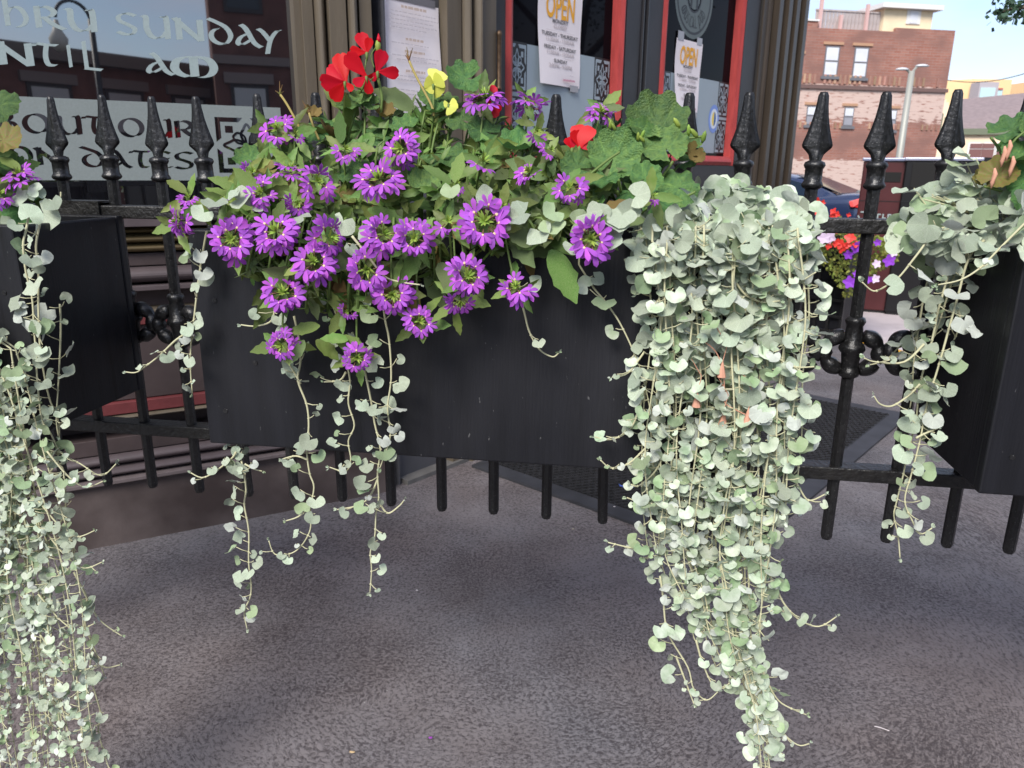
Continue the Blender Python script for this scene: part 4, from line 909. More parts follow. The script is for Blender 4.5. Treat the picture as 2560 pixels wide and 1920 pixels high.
# receding left wing
ul_, zl_ = mpx(2345, 203); b = MB(); b.hexa([(u0_-11, 9, 0), (u0_-.01, .01, 0), (u0_-.01, 20, 0), (u0_-11, 26, 0), (u0_-11, 9, zt2), (u0_-.01, .01, zt2-.01), (u0_-.01, 20, zt2-.01), (u0_-11, 26, zt2)]); b.build('wing', beige, mb, local=True)
for k in range(2):
    a_ = .28+.3*k; q0, q1 = V((u0_-11*a_, 9*a_, 0)), V((u0_-11*(a_+.2), 9*(a_+.2), 0)); nn = V((-9, -11, 0)).normalized()*.15; zc_ = mpx(2350, 242)[1]
    b = MB(); b.hexa([q1+nn+V((0, 0, zc_-1)), q0+nn+V((0, 0, zc_-1)), q0+V((0, 0, zc_-1)), q1+V((0, 0, zc_-1)), q1+nn+V((0, 0, zc_+1)), q0+nn+V((0, 0, zc_+1)), q0+V((0, 0, zc_+1)), q1+V((0, 0, zc_+1))]); b.build('pane', gls, mb, local=True)
MB().box((u1_+.05, 4, 0), (u1_+8, 22, zt2-3.6)).build('link_wing', greyr, mb, local=True)
MB().box((u1_+6.5, -2, 0), (u1_+26, 22, zt2+.4)).build('wall', beige, mb, local=True)
mbox('pane', 2557, 215, 2575, 240, -2.2, -2.001, gls)

# ================================================================ street lamp, overhead cable, street tree
lp = at_y(2243, 430, 24); lp.z = -.16; lamp = empty('street_lamp', lp, 0, 'tall pale double-headed street lamp in front of the brick building', 'street lamp')
zl = at_y(2262, 178, 24).z+.16; galv = M('galvanised_steel', srgb(158, 158, 150), .5, metal=.2)
dx = at_y(2262, 178, 24).x-lp.x
b = MB(); b.tube([V((0, 0, 0)), V((.0, 0, 1)), V((.0, 0, zl))], [.14, .11, .085], 10); b.build('pole', galv, lamp, smooth=True, local=True)
for sx, ex, ez in ((-1, -.13, .02), (1, .13, .12)):
    b = MB(); b.tube([V((0, 0, zl-.05)), V((ex, 0, zl+ez)), V((ex*1.2, 0, zl+ez+.02))], .035, 6); b.build('arm', galv, lamp, local=True)
    b = MB(); b.lathe((ex*1.2+sx*.13, 0, zl+ez+.03), [(.02, -.03), (.09, -.025), (.115, .0), (.07, .035), (.02, .05)], 10, sx=1.9, sy=.9); b.build('lamp_head', M('lamp_shell_%d' % sx, srgb(205, 208, 212), .35), lamp, smooth=True, local=True)
pa, pb = at_y(2340, 196, 48), at_y(2640, 158, 40); b = MB(); b.tube([pa.lerp(pb, k/12)-V((0, 0, .5*math.sin(math.pi*k/12))) for k in range(13)], .022, 5)
cb_ = b.build('overhead_cable', iron); tag(cb_, 'thin black overhead cable crossing the sky beyond the brick building', 'cable')
tp = V((5.6, 5.2, 0)); tree = empty('street_tree', tp, 0, 'street tree whose leafy twig hangs into the blue sky', 'tree')
bark = M('tree_bark', (.10, .08, .06), .9, var=.3, vscale=20, bump=.6, bscale=40); tleaf = M('dark_tree_leaf', (.05, .10, .06), .6, orand=.35, transl=.2)
tw = at_y(2500, 30, 4.4)
b = MB(); b.tube([tp+V((0, 0, -.02)), tp+V((.03, 0, 1.2)), tp+V((0, .05, 2.4)), tp+V((-.1, .0, 3.6))], [.13, .11, .09, .05], 10)
fork = tp+V((-.02, .05, 2.5))
limbs = [[fork, fork+V((-1.0, -.3, .75)), tw+V((.75, .15, .40)), tw+V((.35, .05, .10)), tw], [fork, fork+V((.8, .3, .9)), fork+V((1.6, .6, 1.5))], [fork, fork+V((-.3, 1, 1.0)), fork+V((-.6, 1.8, 1.6))], [fork, fork+V((.5, -.8, .9)), fork+V((.8, -1.5, 1.7))]]
for l_ in limbs: b.tube([V(q) for q in smooth([tuple(q) for q in l_], 4)], [.05-.044*i/(len(smooth([tuple(q) for q in l_], 4))-1) for i in range(len(smooth([tuple(q) for q in l_], 4)))], 7)
b.build('trunk', bark, tree, smooth=True)
b = MB()
def tl(p, s_):
    d_ = V((rng.gauss(0, 1), rng.gauss(0, 1), rng.gauss(-.3, .7))).normalized(); n_ = d_.orthogonal().normalized(); n_.rotate(Matrix.Rotation(rng.uniform(0, 6.28), 3, d_)); w_ = d_.cross(n_)
    b.add([p, p+d_*s_*.5+w_*s_*.3+n_*s_*.05, p+d_*s_, p+d_*s_*.5-w_*s_*.3+n_*s_*.05], [(0, 1, 2), (0, 2, 3)])
for l_ in limbs:
    for i in range(len(l_)-1):
        if i == 0: continue
        for _ in range(520 if l_ is not limbs[0] else 260):
            t_ = rng.random(); q = V(l_[i]).lerp(V(l_[i+1]), t_); sp_ = .35 if (l_ is not limbs[0]) else (.30 if i == 1 else .035+.05*(1-t_))
            tl(q+V((rng.gauss(0, sp_), rng.gauss(0, sp_), rng.gauss(0, sp_*.7))), rng.uniform(.03, .055))
tag(b.build('crown', tleaf, tree), kind='stuff')

# ================================================================ the street behind the camera (seen in the window)
def street_house(name, x0, x1, y, h, label, cols, floors, col, band_=True, dep=9, rz=0):
    wd = x1-x0; e_ = empty(name, V((x0+wd/2*math.cos(rz), y+wd/2*math.sin(rz), -.16)), rz, label, 'building', None)
    mt_ = M(name+'_brick_%d' % int(x0*10), col, .9, var=.2, vscale=2, bump=.2, bscale=20)
    MB().box((-wd/2, -dep, 0), (wd/2, 0, h)).build('wall', mt_, e_, local=True)
    MB().box((-wd/2-.2, -dep-.2, h+.001), (wd/2+.2, .35, h+.35)).build('cornice', M(name+'_cornice_%d' % int(x0*10), (.2, .17, .15), .8), e_, local=True)
    fh = h/floors
    for i in range(cols):
        for j in range(floors):
            cx = -wd/2+wd*(i+.5)/cols; ww = min(.62, wd/cols*.28); z0_ = j*fh+fh*.28; z1_ = j*fh+fh*.86
            w_ = MB().box((cx-ww, .001, z0_), (cx+ww, .05, z1_)).build('window', M_win, e_, local=True)
            MB().box((cx-ww*.82, .0505, (z0_+z1_)/2+.04), (cx+ww*.82, .06, z1_-.1)).build('pane', M_pane, w_, local=True)
            MB().box((cx-ww*.82, .0505, z0_+.1), (cx+ww*.82, .06, (z0_+z1_)/2-.04)).build('pane', M_dark, w_, local=True)
            MB().box((cx-ww-.15, .001, z1_+.01), (cx+ww+.15, .12, z1_+.28)).build('lintel', M_lin, w_, local=True)
    if band_:
        for j in range(1, floors): MB().box((-wd/2, .001, j*fh-.1), (wd/2, .10, j*fh+.12)).build('belt_course', M_lin, e_, local=True)
    return e_
M_win = M('far_window_frame', (.05, .045, .045), .6); M_pane = M('far_blind', (.55, .55, .53), .4); M_dark = M('far_dark_pane', (.03, .035, .04), .1); M_lin = M('far_stone', (.25, .2, .18), .8)
street_house('tall_brick_house', 10.7, 23, -13.6, 17, 'tall dark red brick house across the street, mirrored in the shop window', 7, 4, (.16, .075, .06), rz=R(35))
street_house('low_brick_house', 5.1, 13.5, -17.5, 4.2, 'low red brick shop with stone bands, mirrored in the shop window', 4, 1, (.2, .09, .07))
street_house('dark_low_house', -6.5, 4.9, -15.5, 3.9, 'low dark shop with roof terrace, mirrored in the shop window', 4, 1, (.10, .075, .07))
sl = V((5.0, -9.0, 0)); slm = empty('lamp_post', sl, 0, 'black hooped lamp post behind the viewer, mirrored in the shop window', 'street lamp')
b = MB(); b.tube([V((0, 0, -.16)), V((0, 0, 3.8))], [.07, .05], 10); b.build('pole', iron, slm, smooth=True, local=True)
b = MB(); b.tube([V((.30*math.cos(R(180-15*k))-.3, 0, 3.75+.30*math.sin(R(180-15*k)))) for k in range(13)], .03, 7); b.build('hoop', iron, slm, smooth=True, local=True)
b = MB(); b.lathe((-.6, 0, 3.35), [(.05, -.14), (.13, -.06), (.15, .06), (.08, .18), (.03, .36)], 14); b.build('globe', M('lamp_globe', (.6, .58, .5), .4), slm, smooth=True, local=True)
# ================================================================ plants
OUT = -FN                                    # from the fence toward the street
UPZ = V((0, 0, 1))
def rv(s=1): return V((rng.gauss(0, s), rng.gauss(0, s), rng.gauss(0, s)))
def lmat(p, ydir, nrm, size, wx=1):
    n = nrm.normalized(); y = (ydir-n*ydir.dot(n)); y = y.normalized() if y.length > 1e-4 else n.orthogonal().normalized(); x = y.cross(n)
    m_ = Matrix((x*size*wx, y*size, n*size)).transposed().to_4x4(); m_.translation = p; return m_
def kidney(seed, cup, mat=None):
    r_ = random.Random(seed); b = MB(); n = 15; C = (0, .46); vs = [(0, .33, .0)]; pk = r_.uniform(0, 6); wv = r_.uniform(.035, .085); open_ = r_.uniform(26, 44)
    for ring, f in ((1, .55), (2, 1.0)):
        for i in range(n):
            a = R(-90+open_*(.55 if ring == 1 else 1)+(360-2*open_*(.55 if ring == 1 else 1))*i/(n-1))
            rr = (.50+.025*math.cos(2*a+pk)+.015*math.sin(5*a+pk))*f; x = rr*1.14*math.cos(a); y = C[1]+rr*math.sin(a)
            d2 = (x*x+(y-.3)**2); z = cup*d2+wv*f*f*math.sin(3*a+pk)-.03*abs(math.sin(2.5*a))*f+.028*f*f*math.sin(7*a+2*pk)
            vs.append((x, y, z))
    fx = [(0, 1+i, 2+i) for i in range(n-1)]+[(1+i, 1+n+i, 2+n+i, 2+i) for i in range(n-1)]
    b.add(vs, fx); return b.mesh('leaf', mat or silver, True)
KID = [kidney(i, c) for i, c in enumerate((.35, .5, .2, -.25, .42, .05, .6, .3))]+[kidney(20+i, c, silver_g) for i, c in enumerate((.3, .55))]
def lance(seed, mat):
    r_ = random.Random(seed); b = MB(); wd = r_.uniform(.15, .22); cu = r_.uniform(-.5, .12); fold = r_.uniform(.2, .55); k = 9; vs = []; fx = []
    for i in range(k+1):
        t = i/k; w_ = wd*(math.sin(math.pi*min(1, t**.75*.96+.03))**.8); w_ *= (1.16 if i % 2 and .35 < t < .95 else .92)
        z = cu*t*t*.6; vs += [(-w_, t, z+fold*w_), (0, t, z), (w_, t, z+fold*w_)]
    for i in range(k):
        a = 3*i; fx += [(a, a+1, a+4, a+3), (a+1, a+2, a+5, a+4)]
    b.add(vs, fx); return b.mesh('leaf', mat, True)
LAN = [lance(i, green_leaf) for i in range(6)]; LAND = [lance(20+i, dusty_leaf) for i in range(3)]; LANB = [lance(30+i, brown_leaf) for i in range(2)]
def scallop(seed, mat, cup):
    r_ = random.Random(seed); b = MB(); n = 43; vs = [(0, .42, .06*cup)]; fx = []; ph = r_.uniform(0, 6)
    lob = 7
    for f in (.35, .68, .9, 1.0):
        for i in range(n):
            a = R(-90+9+342*i/(n-1)); t = (i/(n-1))*lob
            edge = 1+.055*math.cos(2*math.pi*t+math.pi)*f*f+.028*math.cos(2*math.pi*t*3)*f**3
            rr = .52*f*edge; x = rr*1.08*math.cos(a); y = .46+rr*math.sin(a)
            z = cup*(f*f)*.22+.085*f*math.cos(2*math.pi*t+math.pi)*(.4+f)*.6+.05*f*f*math.sin(2*a+ph)
            vs.append((x, y, z))
    fx = [(0, 1+i, 2+i) for i in range(n-1)]
    for q in range(3): fx += [(1+q*n+i, 1+(q+1)*n+i, 2+(q+1)*n+i, 2+q*n+i) for i in range(n-1)]
    b.add(vs, fx); return b.mesh('leaf', mat, True)
ger_yel = M('yellowing_geranium_leaf', (.17, .22, .04), .65, orand=.2, transl=.25, col2=(.26, .17, .06), vscale=22)
SCA = [scallop(i, ger_leaf, c) for i, c in enumerate((1, -.7, .5, 1.4, -.2))]; SCAY = [scallop(11, ger_yel, .8), scallop(12, brown_leaf, 2.0)]

class Plant:
    def __init__(s, name, label, cat, loc, group=None):
        s.e = empty(name, loc, 0, label, cat, group); s.c = []
    def leaf(s, me, mw, parent=None, name='leaf'):
        p = mw.translation; d = (p-CP).length; sz = mw.to_scale().y/d; x, y = to_px(p)
        ok = (-30 < x < 2590) and (-30 < y < 1950)
        s.c.append((sz*(1 if ok else .05)*rng.uniform(.85, 1.15)*(1+1.2*((p-FP0).dot(OUT)-.3)), me, mw, parent or s.e, name))
    def finish(s, limit=290, mass='leaf_mass'):
        s.c.sort(key=lambda q: -q[0])
        for w_, me, mw, par, nm in s.c[:limit]: link(nm, me, par, mw)
        rest = s.c[limit:]
        if rest:
            vs = []; fx = []; mi = []; mats = []; iv = WM[s.e.name].inverted()
            cache = {}
            for _, me, mw, par, nm in rest:
                if me.name not in cache:
                    co = np.empty(len(me.vertices)*3); me.vertices.foreach_get('co', co); cache[me.name] = (co.reshape(-1, 3), [tuple(q.vertices) for q in me.polygons])
                co, ff = cache[me.name]; m4 = np.array(iv @ mw); base = sum(len(a) for a in vs)
                vs.append(co @ m4[:3, :3].T+m4[:3, 3]); fx += [tuple(i+base for i in f) for f in ff]
                mt_ = me.materials[0]
                if mt_ not in mats: mats.append(mt_)
                mi += [mats.index(mt_)]*len(ff)
            me2 = bpy.data.meshes.new(mass); me2.from_pydata(np.concatenate(vs).tolist(), [], fx)
            for q in mats: me2.materials.append(q)
            me2.polygons.foreach_set('material_index', mi); me2.polygons.foreach_set('use_smooth', [True]*len(fx)); me2.update()
            o = link(mass, me2, s.e, WM[s.e.name]); tag(o, kind='stuff')

def path3(pts, off, k=5, wob=.0):
    """source-pixel polyline at given distances before the fence -> smooth 3-D path"""
    n = len(pts); P = []
    for i, q in enumerate(pts):
        o = off[0]+(off[1]-off[0])*i/max(1, n-1) if isinstance(off, (tuple, list)) else off
        P.append(tuple(fpt(q[0], q[1], o+(q[2] if len(q) > 2 else 0)+rng.uniform(-wob, wob))))
    return [V(q) for q in smooth(P, k)]
def strand(pl, P, size=.026, gap=.022, r0=.0017, leaf_from=0.0, taper=.5, tipbud=True, pet=(.010, .026), face=1.0, dens=1.0, size_end=None):
    """one trailing stem with petioles, its leaves hung alternately"""
    L_ = [0]
    for i in range(1, len(P)): L_.append(L_[-1]+(P[i]-P[i-1]).length)
    tot = L_[-1]
    b = MB(); b.tube(P, [r0*(1-.45*l/tot) for l in L_], 5)
    def at(l):
        for i in range(1, len(P)):
            if L_[i] >= l: f = (l-L_[i-1])/max(1e-6, L_[i]-L_[i-1]); return P[i-1].lerp(P[i], f), (P[i]-P[i-1]).normalized()
        return P[-1], (P[-1]-P[-2]).normalized()
    leaves = []; l = leaf_from+rng.uniform(0, gap); side = rng.choice((-1, 1))
    while l < tot-.006:
        p, t = at(l); f = l/tot; side = -side
        b.lathe(p, [(.0006, -.002), (r0*1.35, 0), (.0006, .002)], 5)
        for _ in range(2 if rng.random() < .35*dens else 1):
            pl_ = rng.uniform(*pet)*(1-.5*f*taper); sz = size*(1-taper*f**1.6)*rng.choice((.5, .7, .85, 1, 1.1, 1.2))*rng.uniform(.9, 1.1)
            d = (FD*side*rng.uniform(.3, 1)+OUT*rng.uniform(.1, 1.0)*face+UPZ*rng.uniform(-.5, .55)).normalized()
            q1 = p+d*pl_*.55+UPZ*pl_*.05; q2 = p+d*pl_+UPZ*pl_*.22
            b.tube([p, q1, q2], [.0009, .0008, .0006], 4)
            n = (OUT*rng.uniform(.2, 1.1)*face+UPZ*rng.uniform(-.1, 1.0)+d*.3+rv(.42))*(-1 if rng.random() < .12 else 1)
            y = (-UPZ*rng.uniform(-.1, 1.0)+d*.8+rv(.55))
            leaves.append((rng.choice(KID), lmat(q2-y.normalized()*sz*.12, y, n, sz, rng.uniform(.9, 1.12))))
            side = -side
        l += gap*rng.uniform(.65, 1.35)/dens
    if tipbud:
        p, t = P[-1], (P[-1]-P[-2]).normalized()
        for k in range(3): leaves.append((rng.choice(KID), lmat(p+t*.001*k, t+rv(.35), OUT+rv(.5), size*.34*(1-.2*k), .5)))
    o = b.build('vine', silver_stem, pl.e, smooth=True)
    for me, mw in leaves: pl.leaf(me, mw, o)
    return o

# ---------------------------------------------------------------- big silver vine on the middle box
mid_p = fence_pt((sC0+sC1)/2, .165, PZ1-.045)
bigv = Plant('silver_vine', 'dense curtain of silver trailing vine on the box of purple flowers', 'plant', fpt(1830, 600, .2), 'silver trailing vines')
K_ = 1.1573
def lim(y, tbl):
    for (y0, v0), (y1, v1) in zip(tbl, tbl[1:]):
        if y0 <= y <= y1: return v0+(v1-v0)*(y-y0)/(y1-y0)
    return tbl[0][1] if y < tbl[0][0] else tbl[-1][1]
LEFT = [(480, 1395), (700, 1400), (1000, 1385), (1200, 1395), (1290, 1440), (1400, 1470), (1480, 1545), (1560, 1590), (1760, 1615)]
RIGHT = [(480, 1742), (700, 1748), (850, 1742), (1000, 1728), (1100, 1712), (1240, 1690), (1340, 1675), (1450, 1668), (1560, 1672), (1760, 1690)]
ends = [1215, 1180, 1265, 1230, 1150, 1300, 1395, 1345, 1250, 1440, 1475, 1380, 1330, 1490, 1420, 1290, 1540, 1760, 1450, 1720, 1610, 1780, 1690, 1560, 1470, 1790, 1640, 1400, 1360, 1300, 1250, 1190, 1120, 1060]
ns = len(ends)
for i in range(ns):
    f = (i+.5)/ns+rng.uniform(-.02, .02); ye = ends[i]+rng.uniform(-15, 15); pts = []; fo = f
    y = 520; ph = rng.uniform(0, 6)
    while y < ye:
        l_, r_ = lim(y, LEFT), lim(y, RIGHT); pts.append(((l_+(r_-l_)*min(1, max(0, fo+.03*math.sin(y/90+ph))))*K_, y*K_)); y += 85
    l_, r_ = lim(ye, LEFT), lim(ye, RIGHT); pts.append(((l_+(r_-l_)*fo)*K_+rng.uniform(-22, 22), ye*K_))
    dep = rng.choice((.002, .006, .016, .026, .038))
    P = path3(pts, (.320+dep, .318+dep*1.3), 5, .006)
    q0 = P[0]; anchor = q0+FN*(.05+dep)+UPZ*.004+FD*rng.uniform(-.02, .02)
    P = [V(q) for q in smooth([tuple(anchor+FN*.03-UPZ*.04), tuple(anchor), tuple(q0+UPZ*.018+FN*.018)], 4)]+P
    strand(bigv, P, size=rng.uniform(.0205, .027), gap=.0235, leaf_from=.05, taper=.28, dens=.95, face=rng.uniform(.75, 1.1))
for pts in ([(1447, 661), (1483, 718), (1516, 758), (1552, 812), (1591, 896), (1612, 962), (1628, 1040)], ):
    P = path3(pts, (.322, .335)); P = [P[0]+FN*.03+UPZ*.075, P[0]+UPZ*.05+FN*.0]+P; strand(bigv, P, .027, .034, dens=.8, leaf_from=.06)
side_sprigs = [[(1610, 881), (1570, 932), (1530, 943)], [(1610, 972), (1599, 1019), (1574, 1074), (1527, 1099), (1487, 1092)], [(1621, 1113), (1574, 1157), (1530, 1171), (1501, 1150)], [(1664, 1131), (1635, 1182), (1595, 1215), (1577, 1211)], [(1640, 1270), (1603, 1258), (1567, 1244)], [(1640, 1365), (1585, 1370), (1520, 1356)],
    [(1970, 1170), (1997, 1218), (2022, 1251), (2062, 1236)], [(1915, 1420), (1940, 1468), (1962, 1512), (2001, 1551), (2048, 1566), (2092, 1541)], [(1905, 1670), (1925, 1718), (1954, 1758), (2016, 1787)], [(1905, 1720), (1922, 1776), (1951, 1826), (1994, 1862), (2023, 1859)], [(1890, 1780), (1911, 1837), (1951, 1895)],
    [(1740, 1600), (1755, 1653), (1781, 1711), (1806, 1721), (1824, 1707)], [(1650, 1440), (1658, 1494), (1669, 1580), (1719, 1667), (1734, 1721), (1766, 1750), (1795, 1729)], [(1850, 740), (1863, 773), (1877, 812), (1917, 867), (1975, 914), (2036, 917)], [(1830, 690), (1862, 735), (1905, 755), (1950, 752)], [(1930, 720), (1985, 712), (2040, 680)], [(1950, 810), (2005, 800), (2050, 775)], [(1690, 1640), (1720, 1720), (1735, 1760)]]
for i, pts in enumerate(side_sprigs): strand(bigv, path3(pts, (.335, .372 if i in (13, 14, 15, 16) else .350)), .0235 if i != 13 else .026, .024, r0=.0018, dens=.75, taper=.55, leaf_from=.012)
# the mound of larger leaves over the lip of the box
for i in range(300):
    x = rng.uniform(1385, 1755); top = lim(x, [(1385, 500), (1450, 440), (1530, 390), (1640, 388), (1700, 410), (1755, 460)]); y = top+8+(560-top)*rng.random()**1.15
    o = .10+.23*min(1, max(0, (y-top)/(545-top)))+rng.uniform(-.03, .03)
    if y > 500: o = max(o, .31)
    p = fpt(x*K_, y*K_, o); n = OUT*rng.uniform(.25, 1.1)+UPZ*rng.uniform(.3, 1.2)+FD*((x-1570)/400)+rv(.38); yv = OUT*.6-UPZ*rng.uniform(-.2, .6)+rv(.6)
    bigv.leaf(rng.choice(KID), lmat(p, yv, n, rng.choice((.019, .024, .028, .032, .037)), rng.uniform(.9, 1.15)))
b = MB()
for i in range(70):
    x = rng.uniform(1390, 1750); y = rng.uniform(455, 560); p = fpt(x*K_, y*K_, rng.uniform(.12, .3)); q = V((p.x, p.y, PZ1-.05))+FN*rng.uniform(0, .06)+FD*rng.uniform(-.03, .03)
    b.tube([q, q.lerp(p, .5)+OUT*.01, p], [.0010, .0008, .0006], 4)
b.build('leaf_stalks', silver_stem, bigv.e)
for k in ((1805, 925), (1808, 1045), (1742, 1000), (1870, 1040)):       # dry papery bracts on thin dead runners
    p = fpt(k[0], k[1], .365); bb = MB(); bb.lathe(p, [(.0006, .012), (.002, .008), (.0055, -.006), (.0065, -.010)], 7); bb.tube([p+UPZ*.012, p+UPZ*.035+FD*.004, p+UPZ*.06-FD*.012], .0006, 4); bb.build('dry_bract', dry_bract, bigv.e)
b = MB(); b.tube(path3([(1755, 850), (1790, 880), (1808, 930), (1812, 990), (1815, 1010), (1850, 1030), (1878, 1042)], .362), .0008, 4); b.build('dead_runner', dry_bract, bigv.e)
bigv.finish(295)

# ---------------------------------------------------------------- loose silver strands under the purple flowers
loose = Plant('silver_vine', 'sparse silver vine strands dangling below the purple flowers', 'plant', fpt(880, 600, .2), 'silver trailing vines')
LS = [([(517, 578), (506, 639), (497, 697), (485, 798), (479, 842), (476, 914), (481, 983)], .33, .85), ([(479, 825), (440, 850), (400, 888), (365, 915), (340, 931), (315, 930)], .335, .55),
      ([(590, 1085, -.05), (593, 1117, -.03), (608, 1171), (615, 1225), (611, 1262), (622, 1327), (622, 1406), (628, 1464), (625, 1494), (611, 1530), (618, 1572)], .30, .95), ([(590, 1130), (575, 1150), (513, 1193), (477, 1182)], .30, .8), ([(612, 1160), (635, 1172), (655, 1178)], .30, .8),
      ([(735, 790), (748, 850), (751, 905), (745, 951), (767, 1012), (772, 1066), (767, 1124), (774, 1182), (785, 1218), (776, 1272), (776, 1323), (752, 1366), (723, 1385), (687, 1385), (672, 1352)], .335, .75), ([(770, 1150), (740, 1140), (705, 1148)], .335, .6), ([(772, 1270), (745, 1292), (715, 1302)], .335, .6), ([(752, 960), (725, 915), (700, 880)], .335, .6),
      ([(800, 700), (835, 770), (857, 831), (864, 892), (875, 953), (871, 1008), (886, 1063), (871, 1102), (877, 1149), (864, 1178), (824, 1168)], .335, .8), ([(865, 930), (850, 950), (810, 955)], .335, .8),
      ([(880, 830), (905, 900), (926, 994), (937, 1059), (951, 1124), (944, 1182), (947, 1243), (940, 1287), (937, 1341), (926, 1381), (929, 1424), (925, 1482)], .338, .9), ([(944, 1197), (929, 1233), (900, 1262), (843, 1274)], .335, .6), ([(947, 1254), (969, 1283), (998, 1265), (1011, 1249)], .335, .6),
      ([(955, 720), (962, 794), (973, 852), (978, 946), (969, 1020), (976, 1088), (962, 1135), (950, 1170)], .345, .8), ([(1295, 690), (1302, 744), (1313, 791), (1324, 831), (1349, 874), (1381, 892), (1396, 883)], .345, .4), ([(690, 745), (680, 800), (640, 815), (602, 812)], .34, .5),
      ([(880, 590), (920, 640), (960, 690), (1000, 705), (1050, 712)], .40, .25)]
for pts, o, dn in LS:
    sz = .025 if len(pts) > 6 else .020
    strand(loose, path3(pts, o), sz, .030, r0=.0019, dens=dn*1.25, taper=.38, leaf_from=.01)
for x, y, s_ in ((866, 535, 58), (770, 545, 45), (910, 565, 48), (1130, 455, 42), (1235, 492, 46), (1330, 520, 70), (1345, 560, 62), (1290, 560, 48), (1380, 545, 55), (1420, 560, 52), (1452, 525, 60), (1540, 545, 55), (575, 500, 60), (540, 495, 55), (600, 470, 45), (520, 520, 50), (620, 520, 45), (1000, 970, 20), (1475, 520, 62), (1500, 560, 60), (1400, 520, 50), (1560, 520, 62), (1585, 560, 60), (1430, 600, 45), (1530, 585, 58), (1570, 495, 55)):
    p = fpt(x, y, .385 if y > 450 else .34); loose.leaf(rng.choice(KID), lmat(p, -UPZ*.5+rv(.6)+OUT*.3, OUT+UPZ*.8+rv(.4), s_/1650*.92, 1.05))
loose.finish(295)

# ---------------------------------------------------------------- silver vine of the left box
lv = Plant('silver_vine', 'silver vine hanging from the box before the lettered window', 'plant', fpt(60, 560, .2), 'silver trailing vines')
P3 = [([(75, 520), (65, 578), (58, 614), (65, 679), (80, 741), (85, 813), (90, 885), (94, 958), (105, 1048), (127, 1084), (152, 1131), (202, 1160), (253, 1189), (290, 1160)], .20, .027, .9), ([(100, 560), (90, 614), (96, 668), (96, 741), (98, 831), (105, 904), (123, 994), (145, 1048), (148, 1100), (145, 1153), (159, 1175), (163, 1225), (166, 1298), (177, 1345), (188, 1388), (195, 1450)], .205, .028, 1.0),
      ([(150, 760), (152, 813), (150, 885), (145, 976), (141, 1048), (146, 1090)], .21, .028, 1.0), ([(195, 1454), (217, 1494), (213, 1559), (231, 1609), (224, 1682), (239, 1736), (253, 1790), (246, 1826), (260, 1881), (285, 1960)], .33, .024, 1.0),
      ([(185, 1430), (215, 1490), (250, 1550), (305, 1590)], .33, .02, .8), ([(210, 1560), (235, 1620), (262, 1690)], .33, .02, .8), ([(235, 1640), (262, 1668), (300, 1662)], .33, .02, .7), ([(140, 1160), (110, 1200), (70, 1240), (0, 1290)], .33, .022, .8), ([(162, 1290), (130, 1330), (90, 1340)], .33, .022, .7), ([(180, 1340), (130, 1370), (90, 1395)], .33, .022, .7)]
def side_path(pts, gap_):
    P = []; last = .27
    for x, y in pts:
        q = on_plane(x, y, fence_pt(sL+gap_, 0, 0), FD)
        if y < 1085: last = (FP0-q).dot(FN)
        P.append(tuple(q if y < 1085 else fpt(x, y, last)))
    return [V(q) for q in smooth(P, 5)]
for pts, o, sz, dn in P3: strand(lv, side_path(pts, .02+(o-.19)) if o < .3 else path3(pts, o, wob=.004), sz, .026, r0=.0019, dens=dn, taper=.3, leaf_from=.0)
for i in range(20):
    x0 = rng.uniform(-150, 40) if i > 3 else rng.uniform(0, 60); x1 = -40+300*(i+.5)/20+rng.uniform(-20, 20); y0 = 880+rng.uniform(-60, 240)*(1 if x0 > -60 else 0); ye = 1990 if i % 3 else rng.uniform(1600, 1850); pts = []
    n = 11; ph = rng.uniform(0, 6); x1 = min(x1, 245)
    for k in range(n): t = k/(n-1); pts.append((x0+(x1-x0)*t**.7+14*math.sin(t*8+ph), y0+(ye-y0)*t))
    P = path3(pts, (.325+rng.uniform(0, .03), .33+rng.uniform(0, .05)), 4, .004)
    q0 = P[0]; s0 = min(fs(q0), sL-.13); o0 = (FP0-q0).dot(FN)
    P = [V(q) for q in smooth([tuple(fence_pt(s0-.02, .22, PZ1-.03)), tuple(fence_pt(s0-.015, .29, PZ1+.012)), tuple(fence_pt(s0-.01, o0, PZ1-.03)), tuple(fence_pt(s0, o0, (PZ1+q0.z)/2)), tuple(q0)], 4)][:-1]+P
    strand(lv, P, rng.uniform(.018, .022), .0225, dens=1.0, taper=.28)
for i in range(6):
    y = 1200+i*110+rng.uniform(-30, 30); x = 160+rng.uniform(-20, 30); strand(lv, path3([(x-50, y-60), (x, y), (x+45, y+30), (x+90, y+15)], .36), .019, .022, dens=.7)
for x, y, s_ in ((88, 520, 62), (25, 480, 45), (105, 480, 30), (95, 500, 32), (125, 490, 36), (45, 560, 42), (115, 595, 50), (55, 650, 55), (20, 500, 48)):
    lv.leaf(rng.choice(KID), lmat(fpt(x, y, .22), rv(.5)-UPZ*.4, OUT+UPZ*.4+rv(.3), s_/1300, 1.05))
b = MB(); b.tube(path3([(75, 575), (85, 545), (90, 530)], .21), .0012, 5); b.tube(path3([(130, 520), (150, 495), (152, 480)], .2), .0015, 5); b.build('leaf_stalks', silver_stem, lv.e)

